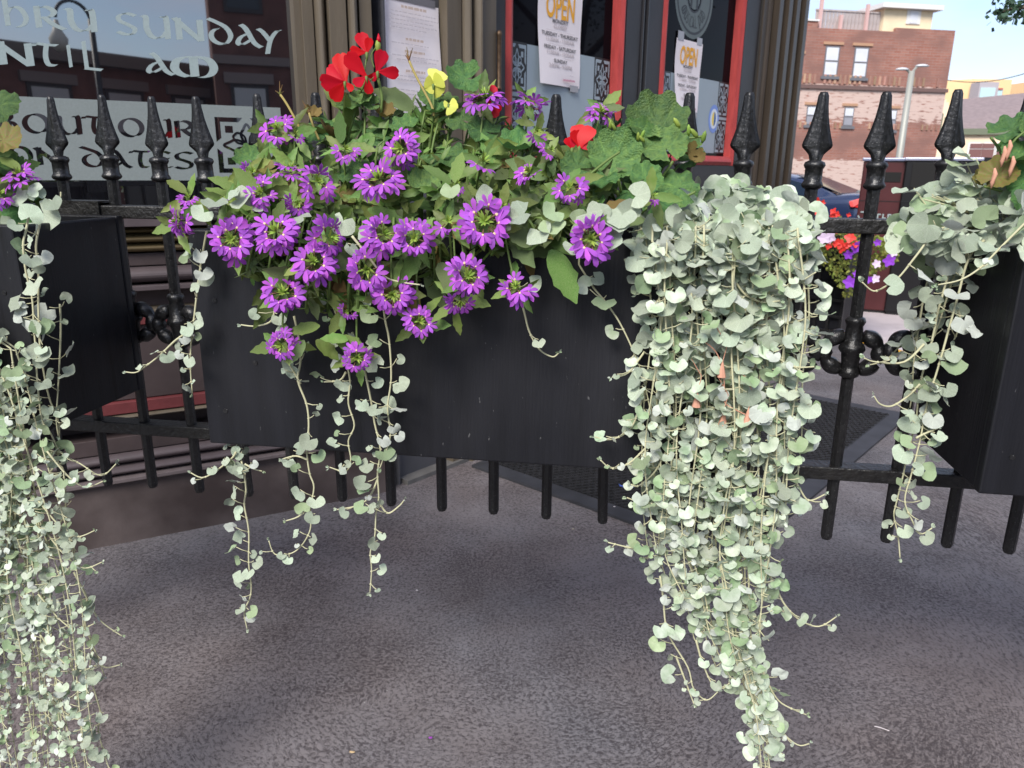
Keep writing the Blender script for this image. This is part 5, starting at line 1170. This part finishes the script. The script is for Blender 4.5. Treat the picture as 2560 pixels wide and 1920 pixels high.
# ---------------------------------------------------------------- silver vine of the right box
rvn = Plant('silver_vine', 'silver vine spilling over the end of the box near the waste bins', 'plant', fpt(2480, 600, .2), 'silver trailing vines')
P4 = [([(2450, 590), (2390, 640), (2350, 760), (2330, 850), (2300, 960), (2290, 1050), (2270, 1130), (2255, 1200), (2240, 1260), (2235, 1290), (2245, 1340), (2250, 1395)], (.22, .26), .0255, 1.15), ([(2460, 600), (2420, 650), (2395, 740), (2370, 830), (2345, 920), (2320, 1000), (2300, 1100), (2280, 1180), (2262, 1250), (2280, 1300), (2300, 1335), (2330, 1320)], (.24, .28), .0255, 1.15),
      ([(2430, 590), (2370, 620), (2320, 700), (2300, 800), (2285, 900), (2280, 980), (2275, 1020)], (.15, .18), .027, 1.15), ([(2400, 590), (2340, 640), (2310, 740), (2290, 840), (2270, 930)], (.10, .12), .027, 1.15), ([(2445, 600), (2390, 680), (2350, 800), (2320, 880)], (.18, .2), .027, 1.15),
      ([(2620, 500), (2560, 560), (2500, 620), (2450, 670), (2400, 700), (2345, 712)], (.30, .30), .030, .35), ([(2380, 555), (2330, 590), (2290, 640), (2250, 690), (2220, 712), (2185, 728), (2155, 705)], (.26, .28), .034, .5), ([(2330, 800), (2290, 830), (2250, 865), (2215, 900), (2175, 912)], (.12, .12), .026, .6), ([(2300, 960), (2270, 990), (2230, 1015), (2200, 1010), (2185, 990)], (.25, .26), .024, .6), ([(2310, 860), (2260, 905), (2190, 905), (2160, 895)], (.25, .26), .026, .55), ([(2330, 580), (2300, 600), (2270, 605), (2240, 590)], (.22, .22), .03, .7), ([(2395, 770), (2400, 810), (2385, 850)], (.24, .24), .028, .8), ([(2290, 1095), (2310, 1085), (2345, 1070)], (.27, .27), .02, .8)]
for pts, o, sz, dn in P4: strand(rvn, path3(pts, o, wob=.004), sz, .028, r0=.002, dens=dn, taper=.28, leaf_from=.0)
for i in range(230):
    x = rng.uniform(2255, 2620); top = lim(x, [(2255, 560), (2300, 490), (2350, 455), (2430, 440), (2480, 470), (2620, 470)]); y = top+(615-top)*rng.random(); o = .10+.15*(y-top)/(620-top)+rng.uniform(-.04, .04)
    if x > 2520: o = min(.3, o+.05)
    rvn.leaf(rng.choice(KID), lmat(fpt(x, y, o), OUT*.5+rv(.6)-FD*.3, UPZ*rng.uniform(.2, 1.2)+OUT*rng.uniform(.1, 1.0)-FD*rng.uniform(0, .7)+rv(.42), rng.choice((.018, .023, .027, .033)), 1.05))
b = MB()
for x, y in ((2285, 470), (2330, 485), (2420, 430), (2470, 425), (2390, 470), (2510, 490), (2440, 395), (2415, 405), (2560, 480), (2280, 515)):
    p = fpt(x, y, .16); q = fpt(min(2600, x+40), 590, .18); b.tube([q, q.lerp(p, .6)+FD*.01, p], [.0014, .0011, .0009], 4); rvn.leaf(rng.choice(KID), lmat(p, rv(.5)+OUT*.6, UPZ+OUT*.45+rv(.2), .036, 1.1))
for i in range(40): p = fpt(rng.uniform(2300, 2560), rng.uniform(490, 600), .18); q = fpt(rng.uniform(2440, 2600), 610, .16); b.tube([q, q.lerp(p, .6)+UPZ*.01, p], .0012, 4)
b.build('leaf_stalks', silver_stem, rvn.e)

# ---------------------------------------------------------------- purple fan flowers
def fan():
    b = MB()
    for k, a in enumerate((-82, -42, 0, 42, 82)):
        ca, sa = math.cos(R(a)), math.sin(R(a)); ln_ = 1.0 if abs(a) < 60 else .92
        pts = [(-.05, .10, .0), (.05, .10, .0), (-.13, .42, .03), (0, .45, .0), (.13, .42, .03), (-.185, .70, .05), (0, .74, .02), (.185, .70, .05), (-.165, .88, .02), (.0, .90, .0), (.165, .88, .02), (-.085, .97, -.02), (0, 1.07, -.05), (.085, .97, -.02)]
        vs = [((x*ca+y*ln_*sa), (-x*sa+y*ln_*ca), z-.10*y*y+.004*k) for x, y, z in pts]
        b.cur = 0; b.add(vs, [(0, 1, 3), (0, 3, 2), (1, 4, 3), (2, 3, 6, 5), (3, 4, 7, 6), (5, 6, 9, 8), (6, 7, 10, 9), (8, 9, 11), (9, 10, 13), (9, 12, 11), (9, 13, 12)])
    b.cur = 1; n = 7; vs = [(.085*math.cos(2*math.pi*i/n), .12+.11*math.sin(2*math.pi*i/n), .035) for i in range(n)]+[(0, .1, .06)]; b.add(vs, [(i, (i+1) % n, n) for i in range(n)])
    b.cur = 2; b.tube([(0, .06, .02), (0, -.18, -.06), (0, -.42, -.2)], [.075, .06, .05], 5)
    return b.mesh('flower', [purple, throat, stem_brown], True)
FANME = fan()
def bracts(seed):
    r_ = random.Random(seed); b = MB()
    for k in range(15):
        a = 2*math.pi*k/15+r_.uniform(-.2, .2); el = r_.uniform(.45, 1.25); d = V((math.cos(a)*math.cos(el), math.sin(a)*math.cos(el), math.sin(el))); s_ = d.cross(V((0, 0, 1))).normalized(); l_ = r_.uniform(.6, 1.0); u_ = s_.cross(d)
        b.add([(0, 0, 0), d*l_*.5+s_*.10, d*l_, d*l_*.5-s_*.10, d*l_*.5+u_*.05], [(0, 1, 4), (1, 2, 4), (2, 3, 4), (3, 0, 4)])
    return b.mesh('flower_head', bract_green, True)
BRA = [bracts(i) for i in range(4)]
fanp = Plant('fan_flower_plant', 'bushy plant full of purple fan-shaped flowers spilling over its box', 'flowering plant', fpt(980, 590, .18), 'purple fan flower plants')
TOC = lambda p: (CP-p).normalized()
HEADS = []
def head(pl, x, y, px_, face, nfl, off, arc0=0, arc=360):
    p = fpt(x, y, off); HEADS.append((x, y, off)); tc_ = TOC(p); rt = FD; ax = (tc_*face[2]+rt*face[0]+UPZ*face[1]+rv(.30)).normalized()
    A = ax.cross(UPZ+rv(.05)).normalized(); A = -A; B = ax.cross(A); 
    rad = px_/2/FPX*(p-CP).dot(_F)
    rad *= 1.12; sc = rad/2.12 if nfl > 3 else rad/1.5; nfl = nfl if nfl < 6 else max(6, int(nfl*1.12))
    m_ = Matrix((A*sc*1.05, B*sc*1.05, ax*sc*1.15)).transposed().to_4x4(); m_.translation = p+ax*sc*.05
    h = link('flower_head', rng.choice(BRA), pl.e, m_)
    rings = [(nfl, .92, .10, 8)] if nfl <= 6 else [(int(nfl*.55), .86, .28, 16), (nfl-int(nfl*.55), 1.1, -.30, -34)]
    for rn, (k, r0, zz, tilt) in enumerate(rings):
        for i in range(k):
            a = R(arc0+arc*(i+.5*rn)/k+rng.uniform(-7, 7)); e_ = A*math.cos(a)+B*math.sin(a); ti = R(tilt+rng.uniform(-24, 24))
            yv = e_*math.cos(ti)+ax*math.sin(ti); nv = ax*math.cos(ti)-e_*math.sin(ti)
            link('flower', FANME, h, lmat(p+e_*r0*sc*.90*rng.uniform(.85, 1.3)+ax*zz*sc*rng.uniform(.3, 1.5), yv, nv+rv(.16), sc*rng.uniform(.82, 1.18), rng.uniform(.85, 1.1)))
    return p
FULL = (0, .3, 1); 
HL = [(947, 450, 128, (0, .45, 1), 11, .34), (1211, 553, 138, (.05, .25, 1), 15, .40), (691, 580, 125, (-.1, .2, 1), 13, .41), (824, 592, 110, (0, .2, 1), 10, .405), (785, 655, 118, (-.05, .1, 1), 12, .415), (709, 732, 112, (-.2, .1, 1), 11, .405), (960, 588, 112, (0, .3, 1), 10, .405), (1036, 596, 104, (.1, .2, 1), 9, .405), (918, 672, 112, (0, .15, 1), 10, .415), (982, 735, 112, (.1, .1, 1), 11, .41), (1049, 803, 88, (.2, 0, 1), 11, .40),
      (1170, 690, 112, (.1, .2, 1), 11, .41), (1150, 750, 92, (.1, -.3, 1), 6, .405), (1291, 718, 104, (.1, .1, 1), 7, .40), (1476, 598, 125, (.25, .3, 1), 13, .41), (579, 598, 118, (-.1, .1, 1), 12, .40), (705, 862, 92, (-.4, -.3, .8), 9, .39), (893, 893, 84, (.4, -.6, .7), 8, .385), (871, 776, 56, (0, -.6, .8), 4, .38),
      (448, 552, 88, (-.7, -.3, .7), 9, .37), (655, 482, 92, (-.1, .5, 1), 7, .37), (725, 425, 92, (0, .9, .7), 8, .33), (795, 455, 98, (.1, .6, .9), 7, .35), (745, 505, 80, (0, -.2, 1), 6, .37), (694, 325, 100, (-.5, .4, .8), 8, .24), (1002, 372, 104, (-.2, .4, 1), 9, .29), (862, 375, 80, (.1, .4, 1), 4, .28), (1212, 245, 108, (.1, 1, .25), 9, .17), (1325, 262, 98, (.4, .95, .25), 9, .18), (1205, 405, 80, (0, .4, 1), 2, .30), (1325, 432, 100, (-.1, .7, .8), 6, .32), (1425, 470, 96, (.3, .5, .8), 8, .35),
      (1501, 282, 88, (0, .9, .6), 7, .2), (1632, 491, 44, (.1, .5, .9), 2, .36), (1120, 555, 60, (0, .5, 1), 2, .39), (1140, 460, 46, (.1, .5, 1), 2, .36), (630, 430, 70, (-.3, .7, .8), 6, .32), (470, 495, 60, (-.5, .6, .7), 5, .34), (560, 505, 66, (-.3, .8, .6), 5, .35), (1375, 375, 46, (0, .8, .6), 2, .27), (735, 335, 44, (.3, .3, .9), 2, .26), (1340, 325, 50, (.5, .2, .9), 2, .22), (1255, 515, 70, (.2, .2, 1), 4, .37)]
for x, y, s_, fc, nf, o in HL: head(fanp, x, y, s_, fc, nf, o, **(lambda A_: dict(arc0=270-A_/2+rng.uniform(-35, 35), arc=A_))(rng.choice((360, 360, 320, 285)) if nf > 6 else (210 if nf > 3 else 120)))
TOP = [(560, 530), (620, 430), (700, 345), (800, 285), (950, 262), (1100, 250), (1200, 268), (1300, 300), (1400, 340), (1480, 420), (1560, 560)]
BOT = [(500, 575), (560, 620), (650, 720), (760, 790), (900, 790), (1000, 750), (1100, 700), (1200, 670), (1300, 620), (1400, 590), (1560, 585)]
def offb(y): return lim(y, [(200, .12), (300, .16), (420, .24), (540, .35), (620, .375), (900, .375)])
soil_c = mid_p
stems = MB()
def shoot(x, y, o, n, size, meshes):
    p = fpt(x, y, o); base = fpt(x+(1000-x)*.25, 560, .16); base.z = PZ1-.04
    mid_ = base.lerp(p, .55)+UPZ*.03+OUT*(.02 if y < 560 else .05)
    if y > 585: mid_ = fpt(x+(1000-x)*.1, 545, .345)
    stems.tube([V(q) for q in smooth([tuple(base), tuple(mid_), tuple(p)], 4)], .0019, 5)
    ax = ((p-mid_).normalized()+OUT*.4+rv(.2)).normalized(); A = ax.orthogonal().normalized(); B = ax.cross(A)
    for k in range(n):
        a = k*2.4+rng.uniform(-.3, .3); e_ = A*math.cos(a)+B*math.sin(a); ti = rng.uniform(.1, .9); yv = e_*math.cos(ti)+ax*math.sin(ti); nv = ax*math.cos(ti)-e_*math.sin(ti)
        fanp.leaf(rng.choice(meshes), lmat(p-ax*.006*k, yv, nv+rv(.15)+TOC(p)*.2, size*rng.uniform(.75, 1.25)*(.6+.4*min(1, k/4))))
for i in range(215):
    x = rng.uniform(570, 1500); t_, b_ = lim(x, TOP), lim(x, BOT); y = t_+(b_-t_)*rng.random()**1.1; o = offb(y)-rng.uniform(.0, .07)
    if y > 575: o = max(o, .325)
    shoot(x, y, o, rng.randint(4, 7), rng.uniform(.026, .046), LAN if rng.random() < .72 else LAND)
for i in range(190):                          # broad older leaves between
    x = rng.uniform(590, 1500); t_, b_ = lim(x, TOP), lim(x, BOT); y = t_+12+(b_-t_-12)*rng.random(); o = offb(y)-rng.uniform(.01, .10)
    if y > 570: o = max(o, .318)
    p = fpt(x, y, o); q = rng.random(); fanp.leaf(rng.choice(LAN if q < .5 else LAND if q < .9 else LANB), lmat(p, rv(.7)+OUT*.3-UPZ*.25+FD*((x-1000)/500), TOC(p)+UPZ*.6+rv(.5), rng.uniform(.045, .075), 1.1))
for x, y, dx_, dy_, s_ in ((1345, 610, -60, -10, .05), (1375, 625, 45, 110, .082), (1330, 615, -40, -30, .045), (800, 815, -60, 15, .05), (840, 845, 60, 25, .05), (790, 850, 55, 45, .045), (870, 850, -50, 20, .04), (760, 850, -30, 40, .04)):
    p = fpt(x, y, .375); q = fpt(x+dx_, y+dy_, .375); fanp.leaf(rng.choice(LAN[:3]+LAND), lmat(p, q-p, TOC(p)+rv(.3), s_, 1.25))
for hx, hy, ho in HEADS:                       # collar of leaves and a stalk behind each head
    p = fpt(hx, hy, ho-.022); base = fpt(hx+(1000-hx)*.12, 545, .2 if hy < 560 else .33); stems.tube([V(q) for q in smooth([tuple(base), tuple(base.lerp(p, .6)+OUT*.01), tuple(p)], 4)], .0016, 5)
    for k in range(5):
        a = k*1.26+rng.uniform(-.3, .3); e_ = FD*math.cos(a)+UPZ*math.sin(a); fanp.leaf(rng.choice(LAN), lmat(p+rv(.004), e_+OUT*.1, OUT+UPZ*.3+rv(.35), rng.uniform(.03, .05)))
stems.build('stems', stem_green, fanp.e, smooth=True)
fanp.finish(295)
fl = Plant('fan_flower_plant', 'small purple fan flower plant at the box before the lettered window', 'flowering plant', fpt(20, 560, .2), 'purple fan flower plants')
head(fl, 50, 440, 96, (.1, 1, .3), 8, .22); head(fl, -2, 487, 84, (0, .5, .9), 8, .24)
st2 = MB()
for x, y in ((50, 440), (-2, 487)): st2 = MB(); p = fpt(x, y, .21); st2.tube([fpt(30, 560, .18), p.lerp(fpt(30, 560, .18), .4)+OUT*.01, p], .0018, 5); st2.build('stem', stem_green, fl.e)
for i in range(40):
    x, y = rng.uniform(-60, 95), rng.uniform(420, 560); p = fpt(x, y, .19+rng.uniform(-.03, .03)); fl.leaf(rng.choice(LAN), lmat(p, rv(.7)-UPZ*.2, TOC(p)+UPZ*.5+rv(.4), rng.uniform(.04, .06), 1.2))

# ---------------------------------------------------------------- geraniums
def petal(seed):
    r_ = random.Random(seed); b = MB(); k = 7; vs = []; fx = []; cu = r_.uniform(-.35, .15)
    for i in range(k+1):
        t = i/k; w_ = .07+.34*math.sin(math.pi*min(.62, t*.62))**1.5 if t < .8 else (.40-.9*(t-.8)**1.0*(t-.8)*6); w_ = max(.16 if i == k else .05, w_); z = cu*t*t
        vs += [(-w_, t, z+.10*w_), (-w_*.45, t+(.02 if i == k else 0), z+.03), (0, t-(.02 if i == k else 0), z), (w_*.45, t+(.02 if i == k else 0), z+.03), (w_, t, z+.10*w_)]
    for i in range(k):
        for j in range(4): a = 5*i+j; fx.append((a, a+1, a+6, a+5))
    b.add(vs, fx); return b
PET = [petal(i).mesh('petal', red_pet, True) for i in range(4)]; PETL = [petal(9+i).mesh('petal', lime_pet, True) for i in range(2)]
calyx = MB(); calyx.lathe((0, 0, 0), [(.0008, -.012), (.0022, -.006), (.003, 0), (.001, .002)], 6); CAL = calyx.mesh('flower', stem_green, True)
def bloom(pl, base, tips, off, wid=1.0, meshes=PET, stalk_to=None):
    p = fpt(*base, off); m_ = Matrix.Translation(p); f_ = link('flower', CAL, pl.e, m_)
    for tx, ty in tips:
        q = fpt(tx, ty, off+rng.uniform(-.006, .014)); d = q-p; link('petal', rng.choice(meshes), f_, lmat(p+rv(.0006), d, TOC(p)+rv(.28), d.length*1.04, wid*rng.uniform(.85, 1.1)))
    return p
def gleaf(pl, x, y, s_, off, nrm=None, me=None, sx=1.0, yd=None):
    p = fpt(x, y, off); sz = s_/FPX*(p-CP).dot(_F); n = nrm or (TOC(p)*.7+UPZ*.8+rv(.25)); yv = yd or (UPZ*rng.uniform(.1, .8)+FD*rng.uniform(-.6, .6)+OUT*.3)
    m_ = lmat(V((0, 0, 0)), yv, n, sz, sx); m_.translation = p-(m_.to_3x3() @ V((0, .46, 0))); pl.leaf(me or rng.choice(SCA), m_); return m_.translation
g1 = Plant('geranium', 'geranium with an open red flower cluster rising over purple flowers', 'flowering plant', fpt(900, 560, .14), 'geraniums')
gs = MB()
for base, tips in (((862, 205), ((820, 168), (848, 132), (803, 210), (833, 246), (880, 225))), ((916, 192), ((878, 136), (884, 220), (926, 230), (950, 196))), ((917, 133), ((905, 82), (874, 130), (925, 95))), ((944, 180), ((958, 128), (991, 186), (925, 200)))):
    p = bloom(g1, base, tips, .17, .82); gs.tube([p-OUT*.002, fpt(905, 225, .155), fpt(893, 240, .15)], [.0011, .0013, .0015], 5)
gs.tube(path3([(896, 235), (885, 290), (872, 340), (868, 420), (880, 520)], .15), .0024, 6); gs.tube(path3([(945, 196), (952, 225), (955, 250), (950, 300)], .15), .0026, 6); gs.tube(path3([(936, 170), (928, 140), (940, 118)], .165), .0010, 5)
bd_ = MB(); bd_.lathe(fpt(945, 112, .165), [(.0008, -.012), (.004, -.008), (.0048, 0), (.003, .006)], 7); bd_.build('bud', bract_green, g1.e, smooth=True)
bd_ = MB(); bd_.lathe(fpt(947, 104, .165), [(.003, -.001), (.0034, .004), (.0005, .012)], 7); bd_.build('bud_tip', red_pet, g1.e, smooth=True)
for base, tips in (((1222, 236), ((1216, 210), (1238, 218), (1205, 228))), ((1230, 258), ((1246, 272), (1212, 254), (1233, 288)))): bloom(g1, base, tips, .12, 1.2)
for base, tips in (((1083, 212), ((1094, 176), (1106, 196), (1066, 208), (1070, 230), (1098, 232))), ((1121, 262), ((1136, 250), (1108, 262), (1130, 272)))):
    p = bloom(g1, base, tips, .16, 1.7, PETL); gs.tube([p, p-UPZ*.04, p-UPZ*.12-FD*.01], .0017, 5)
gs.build('stems', stem_green, g1.e, smooth=True)
for pts, o in (([(1022, 150), (1040, 190), (1078, 262), (1085, 290)], .17), ([(700, 235), (720, 265), (745, 312), (755, 340)], .2), ([(772, 280), (785, 320), (798, 350)], .2)):
    ds = MB(); q_ = path3(pts, o); ds.tube(q_, [.0011]+[.0020]*(len(q_)-1), 6); sk_ = ds.build('seed_stalk', straw, g1.e, smooth=True)
    ds = MB(); p = q_[0]
    ds.lathe(p, [(.0008, -.004), (.0018, 0), (.0006, .004)], 5)
    for k in range(5): ds.tube([p, p+UPZ*rng.uniform(.004, .02)+FD*rng.uniform(-.012, .008)], [.0014, .0004], 4)
    ds.build('dry_tip', brown_leaf, sk_)
for x, y, s_, o, me in ((1164, 203, 92, .13, SCA[0]), (1112, 242, 66, .12, SCA[1]), (1075, 242, 58, .13, SCA[2]), (905, 248, 56, .16, SCA[0]), (872, 262, 60, .155, SCA[2]), (925, 262, 44, .16, SCA[3]), (1090, 280, 48, .16, None), (950, 330, 92, .16, SCA[4]), (1110, 385, 108, .19, None), (790, 330, 62, .18, None), (830, 340, 60, .17, SCAY[1]), (660, 428, 62, .25, SCAY[0]), (960, 290, 50, .15, SCAY[1]), (740, 380, 70, .22, None), (1015, 320, 70, .17, None), (1210, 330, 80, .17, None), (1290, 370, 92, .2, None), (885, 420, 80, .24, None), (1060, 470, 80, .28, None), (620, 400, 60, .25, None), (820, 300, 44, .15, None), (985, 420, 80, .24, None), (1150, 300, 70, .16, None), (780, 290, 40, .16, SCAY[1])):
    gleaf(g1, x, y, s_, o, me=me)
g1.finish(200)
g2 = Plant('geranium', 'geranium with broad scalloped leaves and one folded red flower beside silver vine', 'flowering plant', fpt(1560, 570, .14), 'geraniums')
gs = MB(); bases = V(fpt(1570, 560, .12))
for x, y, s_, o, n_ in ((1640, 312, 142, .17, V((0, -.9, .75))), (1535, 395, 122, .24, None), (1662, 368, 105, .22, None), (1590, 345, 84, .19, None), (1500, 345, 70, .18, None), (1505, 455, 92, .29, None), (1690, 465, 110, .24, None), (1615, 445, 76, .28, None), (1730, 400, 70, .19, None), (1580, 480, 80, .27, None), (1440, 420, 80, .26, None), (1480, 520, 70, .3, None), (1640, 420, 70, .2, None), (1560, 440, 90, .2, None), (1690, 345, 70, .14, None), (1720, 350, 66, .12, None), (1530, 320, 54, .16, None), (1600, 400, 60, .16, None), (1640, 500, 80, .3, None)):
    q = gleaf(g2, x, y, s_, o, n_); gs.tube([bases+FD*rng.uniform(-.05, .05), bases.lerp(q, .6)+OUT*.015, q], .0021, 5)
gleaf(g2, 1728, 388, 46, .2, me=SCAY[1]); gleaf(g2, 1742, 402, 40, .22, me=SCAY[1])
p = bloom(g2, (1448, 368), ((1456, 312), (1482, 350), (1462, 335)), .24, 1.5); gs.tube([p, p-UPZ*.03, p-UPZ*.08+FD*.01], .0014, 5); bloom(g2, (1430, 372), ((1428, 345), (1440, 350)), .24, 1.3)
gs.tube(path3([(1470, 440), (1520, 400), (1550, 380)], .29), .002, 5); gs.tube(path3([(1690, 345), (1730, 345), (1760, 340)], .2), .0018, 5)
gs.build('stems', stem_green, g2.e, smooth=True)
for x, y in ((1602, 348), (1612, 356), (1595, 355), (1722, 340), (1745, 345), (1755, 358), (1700, 320), (1525, 325), (1535, 318), (1540, 328), (1490, 440)):
    p = fpt(x, y, .23); bd_ = MB(); s_ = rng.uniform(.9, 1.5); d = (UPZ+FD*rng.uniform(-1, 1)+OUT*.5).normalized(); bd_.tube([p, p+d*.004*s_, p+d*.010*s_, p+d*.013*s_], [.001, .0026*s_, .002*s_, .0004], 6); bd_.build('bud', bract_green, g2.e, smooth=True)
b = MB(); p = fpt(1613, 275, .13); b.obox(p-UPZ*.06, FD*.0022, OUT*.001, UPZ*.08); tag(b.build('plant_stake', M('wooden_stake', srgb(226, 150, 110), .7)), 'slim orange wooden stake standing behind the broad geranium leaf', 'plant stake')
g2.finish(200)
g3 = Plant('geranium', 'yellowing geranium leaves in the box before the lettered window', 'plant', fpt(0, 560, .14), 'geraniums')
gs = MB()
for x, y, s_, me in ((12, 355, 84, SCAY[0]), (30, 420, 56, None), (-15, 420, 80, None), (60, 525, 96, SCA[1]), (20, 560, 90, SCA[1]), (-20, 520, 90, None), (75, 480, 60, SCA[1])):
    q = gleaf(g3, x, y, s_, .2, me=me); gs.tube([fpt(0, 590, .17), q], .002, 5)
gs.build('stems', stem_brown, g3.e)
g4 = Plant('geranium', 'geranium leaves and withered buds in the box near the waste bins', 'plant', fpt(2560, 580, .14), 'geraniums')
gs = MB()
for x, y, s_, o, me in ((2535, 325, 110, .16, None), (2495, 440, 84, .2, SCAY[0]), (2548, 395, 80, .2, None), (2530, 370, 60, .15, SCA[1]), (2570, 450, 90, .2, None), (2560, 300, 70, .14, None), (2465, 445, 50, .18, SCAY[0]), (2600, 350, 110, .18, None), (2575, 500, 80, .22, None), (2520, 420, 70, .16, None)):
    q = gleaf(g4, x, y, s_, o, me=me); gs.tube([fpt(2600, 580, .14), fpt(2590, 500, .15).lerp(q, .4), q], .002, 5)
gs.tube(path3([(2600, 290), (2560, 330), (2535, 352), (2520, 380)], .2), .0018, 5); gs.build('stems', stem_green, g4.e, smooth=True)
for x, y in ((2533, 390), (2487, 420), (2525, 350), (2512, 365)):
    p = fpt(x, y, .22); bd_ = MB(); bd_.tube([p, p-UPZ*.008+FD*.002, p-UPZ*.02, p-UPZ*.028], [.0012, .0035, .003, .0006], 6); bd_.build('withered_bud', dry_bract, g4.e, smooth=True)

# ---------------------------------------------------------------- flowers in the lattice stand
fp = at_y(2130, 640, 6.35); lf = empty('trailing_flowers', V((fp.x, fp.y, .8)), 0, 'red and purple flowers trailing over the black lattice stand', 'flowering plant'); 
yl = M('yellow_green_foliage', (.20, .24, .045), .6, orand=.4, transl=.25); pur2 = M('petunia_purple', (.26, .05, .55), .6); red2 = M('begonia_red', (.65, .04, .03), .5); lil2 = M('petunia_lilac', (.62, .5, .66), .6)
b = MB()
for i in range(1500):
    x = rng.uniform(2050, 2245); yt = lim(x, [(2050, 575), (2090, 535), (2130, 560), (2160, 570), (2200, 590), (2245, 620)]); yb_ = lim(x, [(2050, 650), (2085, 700), (2110, 745), (2150, 740), (2180, 690), (2245, 650)])
    y = rng.uniform(yt, yb_); p = at_y(x, y, 5.98+rng.uniform(-.10, .12)); s_ = rng.uniform(.014, .030); d = rv(1).normalized(); n_ = (V((0, -1, .5))+rv(.6)).normalized(); q = d.cross(n_).normalized()
    d = n_.cross(q); b.add([p-d*s_*.6, p+q*s_*.5, p+d*s_*.7, p-q*s_*.5], [(0, 1, 2, 3)])
tag(b.build('foliage', yl, lf), kind='stuff')
def simple_flower(name, x, y, s_, mat, n=5):
    p = at_y(x, y, 5.84); b = MB(); ax = (CP-p).normalized()+rv(.3); ax.normalize(); A = ax.orthogonal().normalized(); B = ax.cross(A)
    vs = [p+ax*.005]
    for k in range(n*4): a = 2*math.pi*k/(n*4); rr = s_*(1 if k % 4 in (1, 2) else .72); vs.append(p+(A*math.cos(a)+B*math.sin(a))*rr+ax*.012)
    b.add(vs, [(0, 1+k, 1+(k+1) % (n*4)) for k in range(n*4)]); b.build(name, mat, lf)
for x, y, s_ in ((2043, 500, .026), (2050, 514, .03), (2042, 528, .03), (2056, 506, .022), (2085, 530, .03), (2093, 536, .026), (2080, 538, .024), (2122, 536, .018), (2046, 538, .026), (2095, 575, .03), (2126, 595, .045), (2130, 572, .03), (2100, 610, .04), (2093, 605, .03), (2105, 620, .04), (2118, 612, .03), (2070, 614, .03), (2085, 612, .025), (2138, 612, .03), (2112, 617, .03), (2055, 545, .022)): simple_flower('red_flower', x, y, s_, red2, 4)
for x, y, s_ in ((2143, 618, .05), (2122, 636, .04), (2125, 705, .052), (2222, 651, .05), (2196, 576, .03), (2194, 605, .03), (2230, 618, .035), (2142, 684, .03), (2175, 700, .03), (2150, 612, .035), (2243, 620, .03)): simple_flower('purple_flower', x, y, s_, pur2)
for x, y, s_ in ((2190, 660, .035), (2232, 632, .035), (2188, 697, .035), (2060, 595, .05), (2078, 594, .05)): simple_flower('lilac_flower', x, y, s_, lil2)

# ---------------------------------------------------------------- the boxes stay planted beyond the picture's edges
for s_a, s_b, sil, bush, ger in ((sL-.82, sL-.16, lv, fl, g3), (sR+.20, sR+.82, rvn, g4, g4)):
    st3 = MB()
    for i in range(150):
        sv = rng.uniform(s_a, s_b); ov = rng.uniform(.06, .33); zv = PZ1+.015+.09*math.sin(math.pi*min(1, max(0, (ov-.03)/.32)))*rng.random()
        sil.leaf(rng.choice(KID), lmat(fence_pt(sv, ov, zv), OUT*.6+rv(.6), UPZ+OUT*.5+rv(.4), rng.uniform(.02, .036)))
    for i in range(150):
        sv = rng.uniform(s_a, s_b); ov = rng.uniform(.05, .30); zv = PZ1+.02+.17*rng.random()*(1-abs(ov-.16)/.2)
        bush.leaf(rng.choice(LAN), lmat(fence_pt(sv, ov, zv), rv(.7)+OUT*.4, UPZ+OUT*.5+rv(.5), rng.uniform(.035, .065), 1.1))
    for i in range(16):
        sv = rng.uniform(s_a, s_b); ov = rng.uniform(.06, .24); zv = PZ1+rng.uniform(.08, .20); q = fence_pt(sv, ov, zv)
        ger.leaf(rng.choice(SCA), lmat(q, UPZ*.3+FD*rng.uniform(-.6, .6)+OUT*.3, OUT*.6+UPZ+rv(.3), rng.uniform(.05, .085))); st3.tube([fence_pt(sv, .14, PZ1-.04), q], .002, 5)
    st3.build('stems', stem_green, ger.e)
lv.finish(295); rvn.finish(295); fl.finish(280); g3.finish(100); g4.finish(280)
